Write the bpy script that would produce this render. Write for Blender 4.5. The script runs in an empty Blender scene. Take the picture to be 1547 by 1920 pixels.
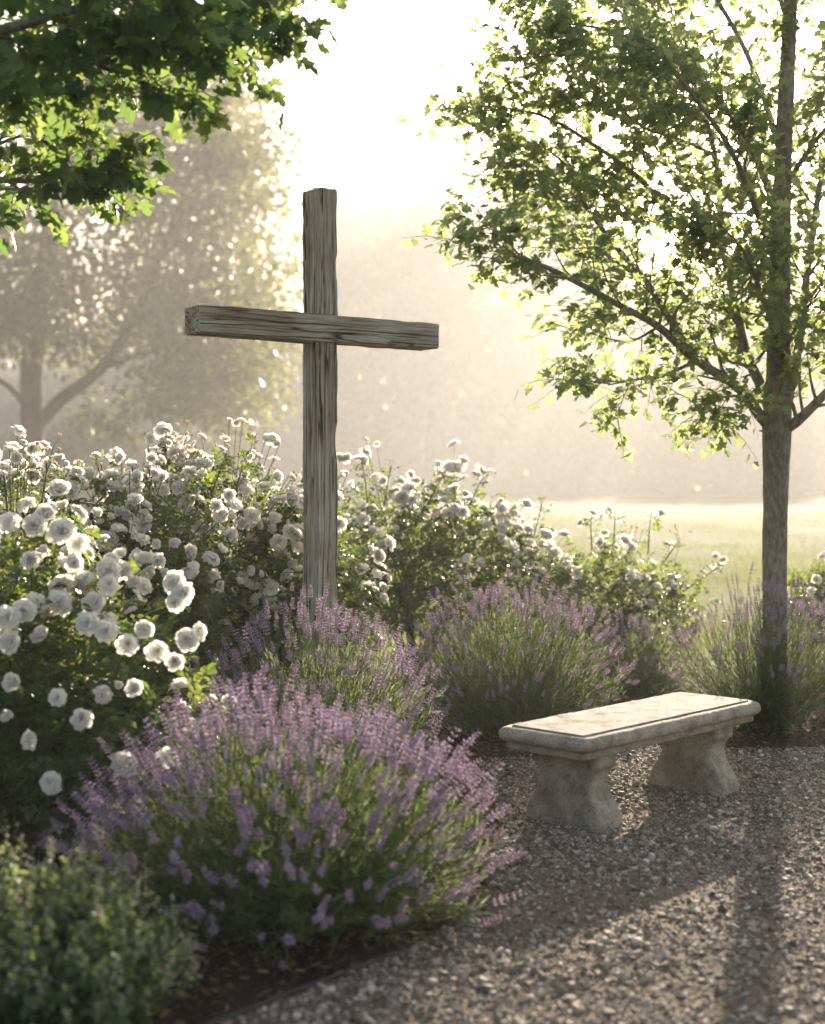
import bpy, math, random
import numpy as np
from mathutils import Vector, noise, Quaternion, Matrix

# ------------------------------------------------------------------ camera, sky, sun, exposure
scene = bpy.context.scene
COL = scene.collection
R = math.radians
F_PX, CX, HY, CAM_H = 2600.0, 773.5, 912.0, 1.5       # focal length, centre, horizon (photo pixels), eye height
cam_data = bpy.data.cameras.new("camera")
cam = bpy.data.objects.new("camera", cam_data)
COL.objects.link(cam)
cam.location = (0, 0, CAM_H)
cam.rotation_euler = (R(90), 0, 0)
cam_data.sensor_fit = 'VERTICAL'
cam_data.sensor_height = 36.0
cam_data.lens = 36.0 * F_PX / 1920.0
cam_data.shift_y = -(960.0 - HY) / 1920.0
cam_data.clip_start = 0.05
cam_data.clip_end = 1000
cam_data.dof.use_dof = True
cam_data.dof.focus_distance = 7.3
cam_data.dof.aperture_fstop = 1.7
cam_data.dof.aperture_blades = 0
scene.camera = cam

SUN_AZ, SUN_EL = R(15.4), R(15.5)                      # to the right of straight ahead, above the horizon
SUN_DIR = Vector((math.sin(SUN_AZ) * math.cos(SUN_EL), math.cos(SUN_AZ) * math.cos(SUN_EL), math.sin(SUN_EL)))
world = bpy.data.worlds.new("World")
scene.world = world
world.use_nodes = True
wn = world.node_tree
bg = wn.nodes["Background"]
sky = wn.nodes.new("ShaderNodeTexSky")
sky.sky_type = 'NISHITA'
sky.sun_disc = False
sky.sun_elevation = SUN_EL
sky.sun_rotation = SUN_AZ
sky.air_density = 1.0
sky.dust_density = 3.0
sky.ozone_density = 1.0
wn.links.new(sky.outputs[0], bg.inputs[0])
bg.inputs[1].default_value = 0.055

sun_data = bpy.data.lights.new("sun", 'SUN')
sun_data.energy = 5.0
sun_data.angle = R(0.5)
sun_data.color = (1.0, 0.845, 0.67)
sun = bpy.data.objects.new("sun", sun_data)
COL.objects.link(sun)
sun.rotation_euler = SUN_DIR.to_track_quat('Z', 'Y').to_euler()

scene.view_settings.view_transform = 'Standard'
scene.view_settings.look = 'None'
scene.view_settings.exposure = 2.45
scene.view_settings.gamma = 1.0
scene.render.engine = 'CYCLES'
cy = scene.cycles
cy.max_bounces = 9
cy.diffuse_bounces = 6
cy.glossy_bounces = 2
cy.transmission_bounces = 4
cy.transparent_max_bounces = 4
cy.volume_bounces = 1
cy.use_denoising = True
cy.caustics_reflective = False
cy.caustics_refractive = False
cy.sample_clamp_indirect = 6.0

HAZE_DENSITY, HAZE_G = 0.0020, 0.3
HAZE_TOP = 53.0

# ------------------------------------------------------------------ helpers
rng = np.random.default_rng(11)
random.seed(11)


def at(px, py, y):
    """the point at depth y that the photo shows at (px, py)"""
    return np.array([(px - CX) * y / F_PX, y, CAM_H + (HY - py) * y / F_PX])


def ground_at(px, py):
    y = CAM_H * F_PX / (py - HY)
    return np.array([(px - CX) * y / F_PX, y, 0.0])


def tag(o, label=None, cat=None, group=None, kind=None):
    if label: o['label'] = label
    if cat: o['category'] = cat
    if group: o['group'] = group
    if kind: o['kind'] = kind
    return o


def empty(name, loc=(0, 0, 0), rz=0.0):
    o = bpy.data.objects.new(name, None)
    COL.objects.link(o)
    o.location = loc
    o.rotation_euler = (0, 0, rz)
    o.empty_display_size = 0.2
    return o


class MB:
    """collects vertices and faces, then links ONE mesh object"""
    def __init__(self):
        self.v, self.f, self.n = [], [], 0

    def add(self, V, F, mi=0):
        V = np.asarray(V, dtype=np.float32).reshape(-1, 3)
        for f in (F if isinstance(F, list) else [F]):
            f = np.asarray(f, dtype=np.int32)
            if len(f):
                self.f.append((f + self.n, mi))
        self.v.append(V)
        self.n += len(V)

    def mesh(self, name, mats, smooth=True, origin=(0, 0, 0)):
        V = np.concatenate(self.v) - np.asarray(origin, dtype=np.float32)
        me = bpy.data.meshes.new(name)
        me.vertices.add(len(V))
        me.vertices.foreach_set("co", V.astype(np.float32).ravel())
        loops = np.concatenate([f.ravel() for f, _ in self.f])
        sizes = np.concatenate([np.full(len(f), f.shape[1], dtype=np.int32) for f, _ in self.f])
        mi = np.concatenate([np.full(len(f), m, dtype=np.int32) for f, m in self.f])
        starts = np.concatenate([[0], np.cumsum(sizes)[:-1]]).astype(np.int32)
        me.loops.add(len(loops))
        me.loops.foreach_set("vertex_index", loops.astype(np.int32))
        me.polygons.add(len(sizes))
        me.polygons.foreach_set("loop_start", starts)
        try:
            me.polygons.foreach_set("loop_total", sizes)
        except Exception:
            pass
        me.polygons.foreach_set("material_index", mi)
        me.polygons.foreach_set("use_smooth", np.full(len(sizes), smooth, dtype=bool))
        me.update(calc_edges=True)
        for m in (mats if isinstance(mats, list) else [mats]):
            me.materials.append(m)
        return me

    def build(self, name, mats, parent=None, smooth=True, origin=None):
        """origin: world origin of the parent, so that world coordinates can be given"""
        org = origin if origin is not None else (tuple(parent.location) if parent is not None else (0, 0, 0))
        me = self.mesh(name, mats, smooth, org)
        o = bpy.data.objects.new(name, me)
        COL.objects.link(o)
        if parent is not None:
            o.parent = parent
        return o


def unit(a):
    a = np.asarray(a, dtype=float)
    return a / np.maximum(np.linalg.norm(a, axis=-1, keepdims=True), 1e-9)


def frames(d, n):
    """rotation matrices with y along d and z near n"""
    d = unit(d)
    x = unit(np.cross(d, n))
    z = np.cross(x, d)
    return np.stack([x, d, z], axis=-1)


def frames_z(z, rng_):
    z = unit(z)
    h = unit(rng_.normal(size=z.shape))
    x = unit(np.cross(h, z))
    y = np.cross(z, x)
    return np.stack([x, y, z], axis=-1)


def scatter(mb, tv, tf, pos, rot, scale, mi=0):
    """copies of a template (tv, tf) at pos/rot/scale into a MB"""
    tv = np.asarray(tv, dtype=float)
    N, nv = len(pos), len(tv)
    if N == 0:
        return
    sc = np.asarray(scale, dtype=float)
    if sc.ndim == 1:
        sc = sc[:, None]
    loc = tv[None] * sc[:, None, :] if sc.shape[1] in (1, 3) else tv[None]
    V = np.einsum('nij,nvj->nvi', rot, loc) + np.asarray(pos)[:, None, :]
    base = mb.n
    mb.v.append(V.reshape(-1, 3).astype(np.float32))
    off = (np.arange(N) * nv)[:, None, None]
    for f in (tf if isinstance(tf, list) else [(tf, mi)]):
        fa, m = f if isinstance(f, tuple) else (f, mi)
        fa = np.asarray(fa, dtype=np.int32)
        mb.f.append(((fa[None] + off).reshape(-1, fa.shape[1]) + base, m))
    mb.n += N * nv


def smooth_line(pts, n=8):
    """Catmull-Rom through pts"""
    P = np.asarray(pts, dtype=float)
    if len(P) < 3:
        t = np.linspace(0, 1, n + 1)[:, None]
        return P[0] * (1 - t) + P[-1] * t
    Q = np.vstack([2 * P[0] - P[1], P, 2 * P[-1] - P[-2]])
    out = []
    for i in range(1, len(Q) - 2):
        p0, p1, p2, p3 = Q[i - 1], Q[i], Q[i + 1], Q[i + 2]
        for t in np.arange(n) / n:
            out.append(0.5 * ((2 * p1) + (-p0 + p2) * t + (2 * p0 - 5 * p1 + 4 * p2 - p3) * t * t + (-p0 + 3 * p1 - 3 * p2 + p3) * t ** 3))
    out.append(P[-1])
    return np.array(out)


def tube(mb, pts, rad, sides=6, mi=0, cap=False):
    P = np.asarray(pts, dtype=float)
    n = len(P)
    rad = np.broadcast_to(np.asarray(rad, dtype=float), (n,))
    T = unit(np.gradient(P, axis=0))
    ref = np.array([0.31, 0.12, 0.94]) if abs(T[0][2]) < 0.9 else np.array([1.0, 0.1, 0.05])
    X = unit(np.cross(T, ref))
    Y = np.cross(T, X)
    a = np.arange(sides) * 2 * math.pi / sides
    V = P[:, None, :] + rad[:, None, None] * (np.cos(a)[None, :, None] * X[:, None, :] + np.sin(a)[None, :, None] * Y[:, None, :])
    i = np.arange(n - 1)[:, None] * sides
    j = np.arange(sides)[None]
    k = (j + 1) % sides
    Fq = np.stack([i + j, i + k, i + sides + k, i + sides + j], axis=-1).reshape(-1, 4)
    Fs = [Fq]
    V = V.reshape(-1, 3)
    if cap:
        V = np.vstack([V, P[-1][None]])
        c = len(V) - 1
        Fs.append(np.stack([np.full(sides, c), (n - 1) * sides + np.arange(sides), (n - 1) * sides + (np.arange(sides) + 1) % sides], axis=-1))
    mb.add(V, Fs, mi)


def tubes(mb, P, rad, sides=3, mi=0):
    """many thin tubes at once: P (N,n,3), rad (N,n) or scalar"""
    N, n, _ = P.shape
    T = unit(np.gradient(P, axis=1))
    ref = np.array([0.53, 0.71, 0.21])
    X = unit(np.cross(T, ref[None, None]))
    Y = np.cross(T, X)
    rad = np.broadcast_to(np.asarray(rad, dtype=float), (N, n))
    a = np.arange(sides) * 2 * math.pi / sides
    V = P[:, :, None, :] + rad[:, :, None, None] * (np.cos(a)[None, None, :, None] * X[:, :, None, :] + np.sin(a)[None, None, :, None] * Y[:, :, None, :])
    b = (np.arange(N) * n * sides)[:, None, None]
    i = (np.arange(n - 1) * sides)[None, :, None]
    j = np.arange(sides)[None, None]
    k = (j + 1) % sides
    Fq = np.stack([b + i + j, b + i + k, b + i + sides + k, b + i + sides + j], axis=-1).reshape(-1, 4)
    mb.add(V.reshape(-1, 3), Fq, mi)


# ------------------------------------------------------------------ materials
def new_mat(name):
    m = bpy.data.materials.new(name)
    m.use_nodes = True
    nt = m.node_tree
    return m, nt, nt.nodes["Principled BSDF"], nt.nodes["Material Output"]


def N(nt, kind, **kw):
    n = nt.nodes.new(kind)
    for k, v in kw.items():
        if k.startswith('i_'):
            key = k[2:].replace('_', ' ')
            n.inputs[key].default_value = v
        else:
            setattr(n, k, v)
    return n


def ramp(nt, stops):
    r = nt.nodes.new("ShaderNodeValToRGB")
    el = r.color_ramp.elements
    while len(el) < len(stops):
        el.new(0.5)
    for e, (p, c) in zip(el, stops):
        e.position = p
        e.color = (*c, 1)
    return r


def leaf_mat(name, c1, c2, t1, t2, trans=0.5, rough=0.45, spec=0.35):
    """a leaf: a reflecting face and light through the blade; each leaf its own tint"""
    m, nt, p, out = new_mat(name)
    g = N(nt, "ShaderNodeNewGeometry")
    r1 = ramp(nt, [(0.0, c1), (1.0, c2)])
    r2 = ramp(nt, [(0.0, t1), (1.0, t2)])
    nt.links.new(g.outputs["Random Per Island"], r1.inputs[0])
    nt.links.new(g.outputs["Random Per Island"], r2.inputs[0])
    nt.links.new(r1.outputs[0], p.inputs["Base Color"])
    p.inputs["Roughness"].default_value = rough
    p.inputs["Specular IOR Level"].default_value = spec
    t = N(nt, "ShaderNodeBsdfTranslucent")
    nt.links.new(r2.outputs[0], t.inputs[0])
    mx = N(nt, "ShaderNodeMixShader")
    mx.inputs[0].default_value = trans
    nt.links.new(p.outputs[0], mx.inputs[1])
    nt.links.new(t.outputs[0], mx.inputs[2])
    nt.links.new(mx.outputs[0], out.inputs[0])
    return m


def bark_mat(name, c1, c2, c3, scale=30, stretch=0.18, bump=0.6, dist=0.012):
    m, nt, p, out = new_mat(name)
    tc = N(nt, "ShaderNodeTexCoord")
    mp = N(nt, "ShaderNodeMapping")
    mp.inputs["Scale"].default_value = (1, 1, stretch)
    nt.links.new(tc.outputs["Object"], mp.inputs[0])
    n1 = N(nt, "ShaderNodeTexNoise", i_Scale=scale, i_Detail=8.0, i_Roughness=0.65)
    n2 = N(nt, "ShaderNodeTexNoise", i_Scale=scale * 0.16, i_Detail=4.0)
    nt.links.new(mp.outputs[0], n1.inputs[0])
    nt.links.new(tc.outputs["Object"], n2.inputs[0])
    r = ramp(nt, [(0.3, c1), (0.52, c2), (0.75, c3)])
    nt.links.new(n1.outputs[0], r.inputs[0])
    mix = N(nt, "ShaderNodeMix", data_type='RGBA', blend_type='MULTIPLY')
    mix.inputs[0].default_value = 0.6
    r2 = ramp(nt, [(0.35, (0.5, 0.52, 0.42)), (0.65, (1, 1, 1))])
    nt.links.new(n2.outputs[0], r2.inputs[0])
    nt.links.new(r.outputs[0], mix.inputs[6])
    nt.links.new(r2.outputs[0], mix.inputs[7])
    nt.links.new(mix.outputs[2], p.inputs["Base Color"])
    b = N(nt, "ShaderNodeBump", i_Strength=bump, i_Distance=dist)
    nt.links.new(n1.outputs[0], b.inputs["Height"])
    nt.links.new(b.outputs[0], p.inputs["Normal"])
    p.inputs["Roughness"].default_value = 0.9
    p.inputs["Specular IOR Level"].default_value = 0.15
    return m


def wood_mat():
    m, nt, p, out = new_mat("weathered_timber")
    tc = N(nt, "ShaderNodeTexCoord")
    mp = N(nt, "ShaderNodeMapping")
    mp.inputs["Scale"].default_value = (1, 1, 0.035)
    nt.links.new(tc.outputs["Object"], mp.inputs[0])
    fib = N(nt, "ShaderNodeTexNoise", i_Scale=95.0, i_Detail=8.0, i_Roughness=0.62, i_Distortion=0.3)
    nt.links.new(mp.outputs[0], fib.inputs[0])
    mp2 = N(nt, "ShaderNodeMapping")
    mp2.inputs["Scale"].default_value = (1, 1, 0.12)
    nt.links.new(tc.outputs["Object"], mp2.inputs[0])
    big = N(nt, "ShaderNodeTexNoise", i_Scale=11.0, i_Detail=5.0, i_Roughness=0.6)
    nt.links.new(mp2.outputs[0], big.inputs[0])
    dr = N(nt, "ShaderNodeTexNoise", i_Scale=3.0, i_Detail=3.0)
    nt.links.new(tc.outputs["Object"], dr.inputs[0])
    rd = ramp(nt, [(0.38, (0.80, 0.70, 0.58)), (0.60, (1.0, 1.0, 0.97))])
    nt.links.new(dr.outputs[0], rd.inputs[0])
    r = ramp(nt, [(0.28, (0.17, 0.158, 0.14)), (0.42, (0.36, 0.345, 0.31)), (0.56, (0.49, 0.475, 0.43)), (0.76, (0.62, 0.605, 0.56))])
    nt.links.new(fib.outputs[0], r.inputs[0])
    r2 = ramp(nt, [(0.36, (0.58, 0.52, 0.44)), (0.5, (0.88, 0.86, 0.81)), (0.66, (1.0, 1.0, 1.0))])
    nt.links.new(big.outputs[0], r2.inputs[0])
    mix = N(nt, "ShaderNodeMix", data_type='RGBA', blend_type='MULTIPLY')
    mix.inputs[0].default_value = 0.9
    nt.links.new(r.outputs[0], mix.inputs[6])
    nt.links.new(r2.outputs[0], mix.inputs[7])
    # drying checks: thin lines with the grain, crack shade painted into the colour
    mp3 = N(nt, "ShaderNodeMapping")
    mp3.inputs["Scale"].default_value = (1, 1, 0.024)
    nt.links.new(tc.outputs["Object"], mp3.inputs[0])
    ck = N(nt, "ShaderNodeTexNoise", i_Scale=19.0, i_Detail=3.0, i_Roughness=0.55, i_Distortion=0.5)
    nt.links.new(mp3.outputs[0], ck.inputs[0])
    sb = N(nt, "ShaderNodeMath", operation='SUBTRACT'); sb.inputs[1].default_value = 0.5
    ab = N(nt, "ShaderNodeMath", operation='ABSOLUTE')
    nt.links.new(ck.outputs[0], sb.inputs[0]); nt.links.new(sb.outputs[0], ab.inputs[0])
    rc = ramp(nt, [(0.0, (0.05, 0.045, 0.04)), (0.010, (0.2, 0.18, 0.16)), (0.026, (1, 1, 1))])
    nt.links.new(ab.outputs[0], rc.inputs[0])
    mixc = N(nt, "ShaderNodeMix", data_type='RGBA', blend_type='MULTIPLY')
    mixc.inputs[0].default_value = 0.95
    mixd = N(nt, "ShaderNodeMix", data_type='RGBA', blend_type='MULTIPLY')
    mixd.inputs[0].default_value = 1.0
    nt.links.new(mix.outputs[2], mixd.inputs[6]); nt.links.new(rd.outputs[0], mixd.inputs[7])
    nt.links.new(mixd.outputs[2], mixc.inputs[6]); nt.links.new(rc.outputs[0], mixc.inputs[7])
    nt.links.new(mixc.outputs[2], p.inputs["Base Color"])
    hm_ = N(nt, "ShaderNodeMath", operation='MULTIPLY')
    nt.links.new(fib.outputs[0], hm_.inputs[0]); nt.links.new(rc.outputs[0], hm_.inputs[1])
    b = N(nt, "ShaderNodeBump", i_Strength=1.0, i_Distance=0.010)
    nt.links.new(hm_.outputs[0], b.inputs["Height"])
    nt.links.new(b.outputs[0], p.inputs["Normal"])
    p.inputs["Roughness"].default_value = 0.85
    p.inputs["Specular IOR Level"].default_value = 0.2
    return m


def stone_mat(name, base, dark, lichen, scale=1.0, lo=.54):
    m, nt, p, out = new_mat(name)
    tc = N(nt, "ShaderNodeTexCoord")
    n1 = N(nt, "ShaderNodeTexNoise", i_Scale=9.0 * scale, i_Detail=9.0, i_Roughness=0.62)
    n2 = N(nt, "ShaderNodeTexNoise", i_Scale=70.0 * scale, i_Detail=6.0, i_Roughness=0.7)
    n3 = N(nt, "ShaderNodeTexNoise", i_Scale=4.2 * scale, i_Detail=7.0, i_Roughness=0.6)
    v = N(nt, "ShaderNodeTexVoronoi", i_Scale=120.0 * scale)
    for n in (n1, n2, n3, v):
        nt.links.new(tc.outputs["Object"], n.inputs["Vector"])
    r1 = ramp(nt, [(0.36, dark), (0.50, base), (0.70, tuple(min(1, c * 1.2) for c in base))])
    nt.links.new(n1.outputs[0], r1.inputs[0])
    mix = N(nt, "ShaderNodeMix", data_type='RGBA')
    nt.links.new(r1.outputs[0], mix.inputs[6])
    mix.inputs[7].default_value = (*lichen, 1)
    r3 = ramp(nt, [(lo, (0, 0, 0)), (lo + .10, (0.55, 0.55, 0.55))])
    nt.links.new(n3.outputs[0], r3.inputs[0])
    nt.links.new(r3.outputs[0], mix.inputs[0])
    mul = N(nt, "ShaderNodeMix", data_type='RGBA', blend_type='MULTIPLY')
    mul.inputs[0].default_value = 0.65
    r2 = ramp(nt, [(0.34, (0.30, 0.28, 0.24)), (0.50, (.95, .95, .95)), (0.62, (1, 1, 1))])
    nt.links.new(n2.outputs[0], r2.inputs[0])
    nt.links.new(mix.outputs[2], mul.inputs[6])
    nt.links.new(r2.outputs[0], mul.inputs[7])
    nt.links.new(mul.outputs[2], p.inputs["Base Color"])
    ad = N(nt, "ShaderNodeMath", operation='ADD')
    nt.links.new(n2.outputs[0], ad.inputs[0])
    nt.links.new(n1.outputs[0], ad.inputs[1])
    b = N(nt, "ShaderNodeBump", i_Strength=0.8, i_Distance=0.008)
    nt.links.new(ad.outputs[0], b.inputs["Height"])
    nt.links.new(b.outputs[0], p.inputs["Normal"])
    p.inputs["Roughness"].default_value = 0.85
    p.inputs["Specular IOR Level"].default_value = 0.25
    return m


def ground_mat(name, stops, s1, s2, bump, dist, rough=0.95, spec=0.12):
    m, nt, p, out = new_mat(name)
    tc = N(nt, "ShaderNodeTexCoord")
    n1 = N(nt, "ShaderNodeTexNoise", i_Scale=s1, i_Detail=8.0, i_Roughness=0.7)
    n2 = N(nt, "ShaderNodeTexNoise", i_Scale=s2, i_Detail=5.0, i_Roughness=0.55)
    nt.links.new(tc.outputs["Object"], n1.inputs[0])
    nt.links.new(tc.outputs["Object"], n2.inputs[0])
    r = ramp(nt, stops)
    nt.links.new(n1.outputs[0], r.inputs[0])
    mul = N(nt, "ShaderNodeMix", data_type='RGBA', blend_type='MULTIPLY')
    mul.inputs[0].default_value = 0.7
    r2 = ramp(nt, [(0.35, (0.6, 0.6, 0.6)), (0.62, (1, 1, 1))])
    nt.links.new(n2.outputs[0], r2.inputs[0])
    nt.links.new(r.outputs[0], mul.inputs[6])
    nt.links.new(r2.outputs[0], mul.inputs[7])
    nt.links.new(mul.outputs[2], p.inputs["Base Color"])
    b = N(nt, "ShaderNodeBump", i_Strength=bump, i_Distance=dist)
    nt.links.new(n1.outputs[0], b.inputs["Height"])
    nt.links.new(b.outputs[0], p.inputs["Normal"])
    p.inputs["Roughness"].default_value = rough
    p.inputs["Specular IOR Level"].default_value = spec
    return m


def island_mat(name, stops, rough=0.85, trans=None, fac=0.35, bump_scale=None):
    m, nt, p, out = new_mat(name)
    g = N(nt, "ShaderNodeNewGeometry")
    r = ramp(nt, stops)
    nt.links.new(g.outputs["Random Per Island"], r.inputs[0])
    nt.links.new(r.outputs[0], p.inputs["Base Color"])
    p.inputs["Roughness"].default_value = rough
    p.inputs["Specular IOR Level"].default_value = 0.2
    if trans:
        t = N(nt, "ShaderNodeBsdfTranslucent")
        t.inputs[0].default_value = (*trans, 1)
        mx = N(nt, "ShaderNodeMixShader")
        mx.inputs[0].default_value = fac
        nt.links.new(p.outputs[0], mx.inputs[1])
        nt.links.new(t.outputs[0], mx.inputs[2])
        nt.links.new(mx.outputs[0], out.inputs[0])
    return m


M = {}
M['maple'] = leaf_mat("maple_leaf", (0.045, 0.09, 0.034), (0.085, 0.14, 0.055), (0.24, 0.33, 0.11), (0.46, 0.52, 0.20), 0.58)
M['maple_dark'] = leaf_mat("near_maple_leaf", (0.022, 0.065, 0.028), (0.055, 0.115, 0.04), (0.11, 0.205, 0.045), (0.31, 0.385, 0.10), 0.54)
M['far_leaf'] = leaf_mat("far_tree_leaf", (0.045, 0.062, 0.026), (0.08, 0.09, 0.042), (0.12, 0.14, 0.045), (0.26, 0.26, 0.10), 0.45)
M['wood_leaf'] = leaf_mat("woodland_leaf", (0.05, 0.07, 0.03), (0.09, 0.10, 0.05), (0.12, 0.14, 0.05), (0.20, 0.20, 0.09), 0.4, 0.7)
M['rose_leaf'] = leaf_mat("rose_leaf", (0.022, 0.055, 0.020), (0.06, 0.10, 0.03), (0.12, 0.20, 0.03), (0.30, 0.36, 0.07), 0.42, 0.38, 0.45)
M['rose_stem'] = island_mat("rose_cane", [(0, (0.05, 0.08, 0.025)), (1, (0.12, 0.09, 0.04))], 0.6)
M['petal'] = island_mat("white_petal", [(0, (0.85, 0.81, 0.73)), (0.6, (0.88, 0.86, 0.81)), (1, (0.87, 0.82, 0.74))], 0.6, (0.88, 0.86, 0.80), 0.6)
M['faded'] = island_mat("faded_petal", [(0, (0.55, 0.42, 0.26)), (1, (0.74, 0.66, 0.50))], 0.7, (0.7, 0.58, 0.4), 0.5)
M['stamen'] = island_mat("stamen_yellow", [(0, (0.55, 0.33, 0.06)), (1, (0.62, 0.45, 0.16))], 0.7)
M['bud'] = island_mat("bud_cream", [(0, (0.75, 0.66, 0.48)), (1, (0.80, 0.74, 0.60))], 0.6, (0.7, 0.6, 0.4), 0.4)
M['lav_leaf'] = leaf_mat("lavender_leaf", (0.065, 0.105, 0.05), (0.14, 0.18, 0.10), (0.17, 0.24, 0.07), (0.34, 0.39, 0.16), 0.4, 0.6, 0.2)
M['lav_stem'] = leaf_mat("lavender_stem", (0.07, 0.11, 0.04), (0.13, 0.17, 0.07), (0.18, 0.24, 0.05), (0.30, 0.36, 0.12), 0.35, 0.6, 0.2)
M['lav_fl'] = leaf_mat("lavender_floret", (0.32, 0.26, 0.50), (0.64, 0.54, 0.68), (0.66, 0.52, 0.70), (0.94, 0.80, 0.84), 0.55, 0.6, 0.2)
M['lav_calyx'] = leaf_mat("lavender_calyx", (0.18, 0.17, 0.21), (0.32, 0.27, 0.32), (0.40, 0.35, 0.40), (0.60, 0.50, 0.48), 0.45, 0.6, 0.2)
M['herb_leaf'] = leaf_mat("herb_leaf", (0.04, 0.085, 0.045), (0.11, 0.165, 0.085), (0.13, 0.21, 0.06), (0.32, 0.36, 0.13), 0.45, 0.5)
M['herb_fl'] = island_mat("herb_flower", [(0, (0.30, 0.34, 0.20)), (0.6, (0.42, 0.42, 0.30)), (1, (0.46, 0.40, 0.40))], 0.7, (0.5, 0.45, 0.35), 0.4)
M['bark'] = bark_mat("maple_bark", (0.10, 0.085, 0.062), (0.25, 0.225, 0.175), (0.40, 0.37, 0.30), scale=36, stretch=.42, bump=1.0)
M['bark_far'] = bark_mat("dark_bark", (0.03, 0.025, 0.02), (0.07, 0.056, 0.042), (0.11, 0.09, 0.07))
M['timber'] = wood_mat()
M['bench_top'] = stone_mat("bench_top_stone", (0.28, 0.258, 0.23), (0.14, 0.10, 0.07), (0.07, 0.07, 0.062), lo=.57)
M['bench_top'].node_tree.nodes['Principled BSDF'].inputs['Specular IOR Level'].default_value = 0.05
M['bench'] = stone_mat("bench_stone", (0.34, 0.31, 0.25), (0.20, 0.178, 0.138), (0.10, 0.10, 0.07))
M['gravel'] = island_mat("gravel_stone", [(0, (0.08, 0.064, 0.048)), (0.35, (0.18, 0.152, 0.118)), (0.7, (0.31, 0.268, 0.215)), (0.93, (0.40, 0.36, 0.30)), (1, (0.58, 0.55, 0.50))], 0.85)
M['gravel_base'] = ground_mat("gravel_fines", [(0.3, (0.055, 0.043, 0.031)), (0.5, (0.14, 0.11, 0.08)), (0.7, (0.235, 0.19, 0.14))], 110.0, 2.2, 0.8, 0.01)
M['soil'] = ground_mat("soil_dark", [(0.3, (0.018, 0.013, 0.010)), (0.5, (0.045, 0.033, 0.024)), (0.72, (0.09, 0.066, 0.045))], 45.0, 3.0, 0.9, 0.02)
M['mulch'] = island_mat("mulch_chip", [(0, (0.035, 0.022, 0.015)), (0.6, (0.10, 0.065, 0.04)), (1, (0.20, 0.14, 0.09))], 0.9)
M['lawn'] = ground_mat("lawn_grass", [(0.3, (0.035, 0.055, 0.02)), (0.5, (0.06, 0.085, 0.035)), (0.7, (0.10, 0.115, 0.055))], 5.0, 0.16, 0.8, 0.06, spec=0.03)
M['blade'] = leaf_mat("grass_blade", (0.06, 0.10, 0.03), (0.13, 0.16, 0.06), (0.19, 0.22, 0.09), (0.32, 0.32, 0.16), 0.42)
m_, nt_, p_, o_ = new_mat("edging_black")
p_.inputs["Base Color"].default_value = (0.012, 0.012, 0.014, 1)
p_.inputs["Roughness"].default_value = 0.55
M['edging'] = m_

# ------------------------------------------------------------------ templates
def t_maple():
    v = [(0, 0, 0), (0, .30, 0), (0, .56, 0), (0, 1.0, -.05)]
    half = [(.20, -.07), (.44, .08), (.31, .20), (.62, .50), (.22, .54), (.27, .76)]
    fs = []
    for s in (1, -1):
        b = len(v)
        v += [(s * x, y, .22 * x - .12 * x * x * 2) for x, y in half]
        a, bb, c, d, e, f = range(b, b + 6)
        t = [(0, a, bb), (0, bb, c), (0, c, 1), (1, c, d), (1, d, e), (1, e, 2), (2, e, f), (2, f, 3)]
        fs += t if s == 1 else [(x, z, y) for x, y, z in t]
    return np.array(v), np.array(fs)


def t_oval(w=0.32, fold=0.18):
    v = [(0, 0, 0), (0, .35, -.01), (0, .7, -.03), (0, 1, -.1)]
    fs = []
    for s in (1, -1):
        b = len(v)
        v += [(s * w * .75, .18, fold * w), (s * w, .45, fold * w * 1.1), (s * w * .7, .75, fold * w * .6)]
        a, c, d = b, b + 1, b + 2
        t = [(0, a, 1), (a, c, 1), (1, c, 2), (c, d, 2), (2, d, 3)]
        fs += t if s == 1 else [(x, z, y) for x, y, z in t]
    return np.array(v), np.array(fs)


def merge_t(items):
    V, Fs, n = [], [], 0
    for v, f in items:
        V.append(v); Fs.append(f + n); n += len(v)
    return np.concatenate(V), np.concatenate(Fs)


def xf(v, rz=0, s=1.0, t=(0, 0, 0), rx=0):
    c, s_ = math.cos(rx), math.sin(rx)
    v = v * s
    v = np.stack([v[:, 0], c * v[:, 1] - s_ * v[:, 2], s_ * v[:, 1] + c * v[:, 2]], -1)
    c, s_ = math.cos(rz), math.sin(rz)
    v = np.stack([c * v[:, 0] - s_ * v[:, 1], s_ * v[:, 0] + c * v[:, 1], v[:, 2]], -1)
    return v + np.array(t)


def t_compound():
    lv, lf = t_oval(.33, .25)
    items = [(xf(lv, 0, .42, (0, .62, -.03), -.15), lf)]
    for y, s in ((.56, .36), (.28, .30)):
        for sd in (1, -1):
            items.append((xf(lv, -sd * 1.15, s, (sd * .02, y, 0), -.1), lf))
    st = (np.array([(-.008, 0, 0), (.008, 0, 0), (.005, .66, -.01), (-.005, .66, -.01)]), np.array([(0, 1, 2), (0, 2, 3)]))
    items.append(st)
    return merge_t(items)


MAPLE, OVAL, COMP = t_maple(), t_oval(), t_compound()
QUAD = (np.array([(0, 0, 0), (.34, .45, .06), (0, 1, -.04), (-.34, .45, .06)]), np.array([(0, 1, 2, 3)]))
BLADE = (np.array([(-.06, 0, 0), (.06, 0, 0), (.05, .5, .04), (-.05, .5, .04), (0, 1, .0)]), [np.array([(0, 1, 2, 3)]), np.array([(3, 2, 4)])])


def t_octa(sx=.5, sy=.5, sz=1.0):
    v = np.array([(0, 0, 0), (sx, 0, .5 * sz), (0, sy, .5 * sz), (-sx, 0, .5 * sz), (0, -sy, .5 * sz), (0, 0, sz)])
    f = np.array([(0, 2, 1), (0, 3, 2), (0, 4, 3), (0, 1, 4), (5, 1, 2), (5, 2, 3), (5, 3, 4), (5, 4, 1)])
    return v, f


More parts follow.
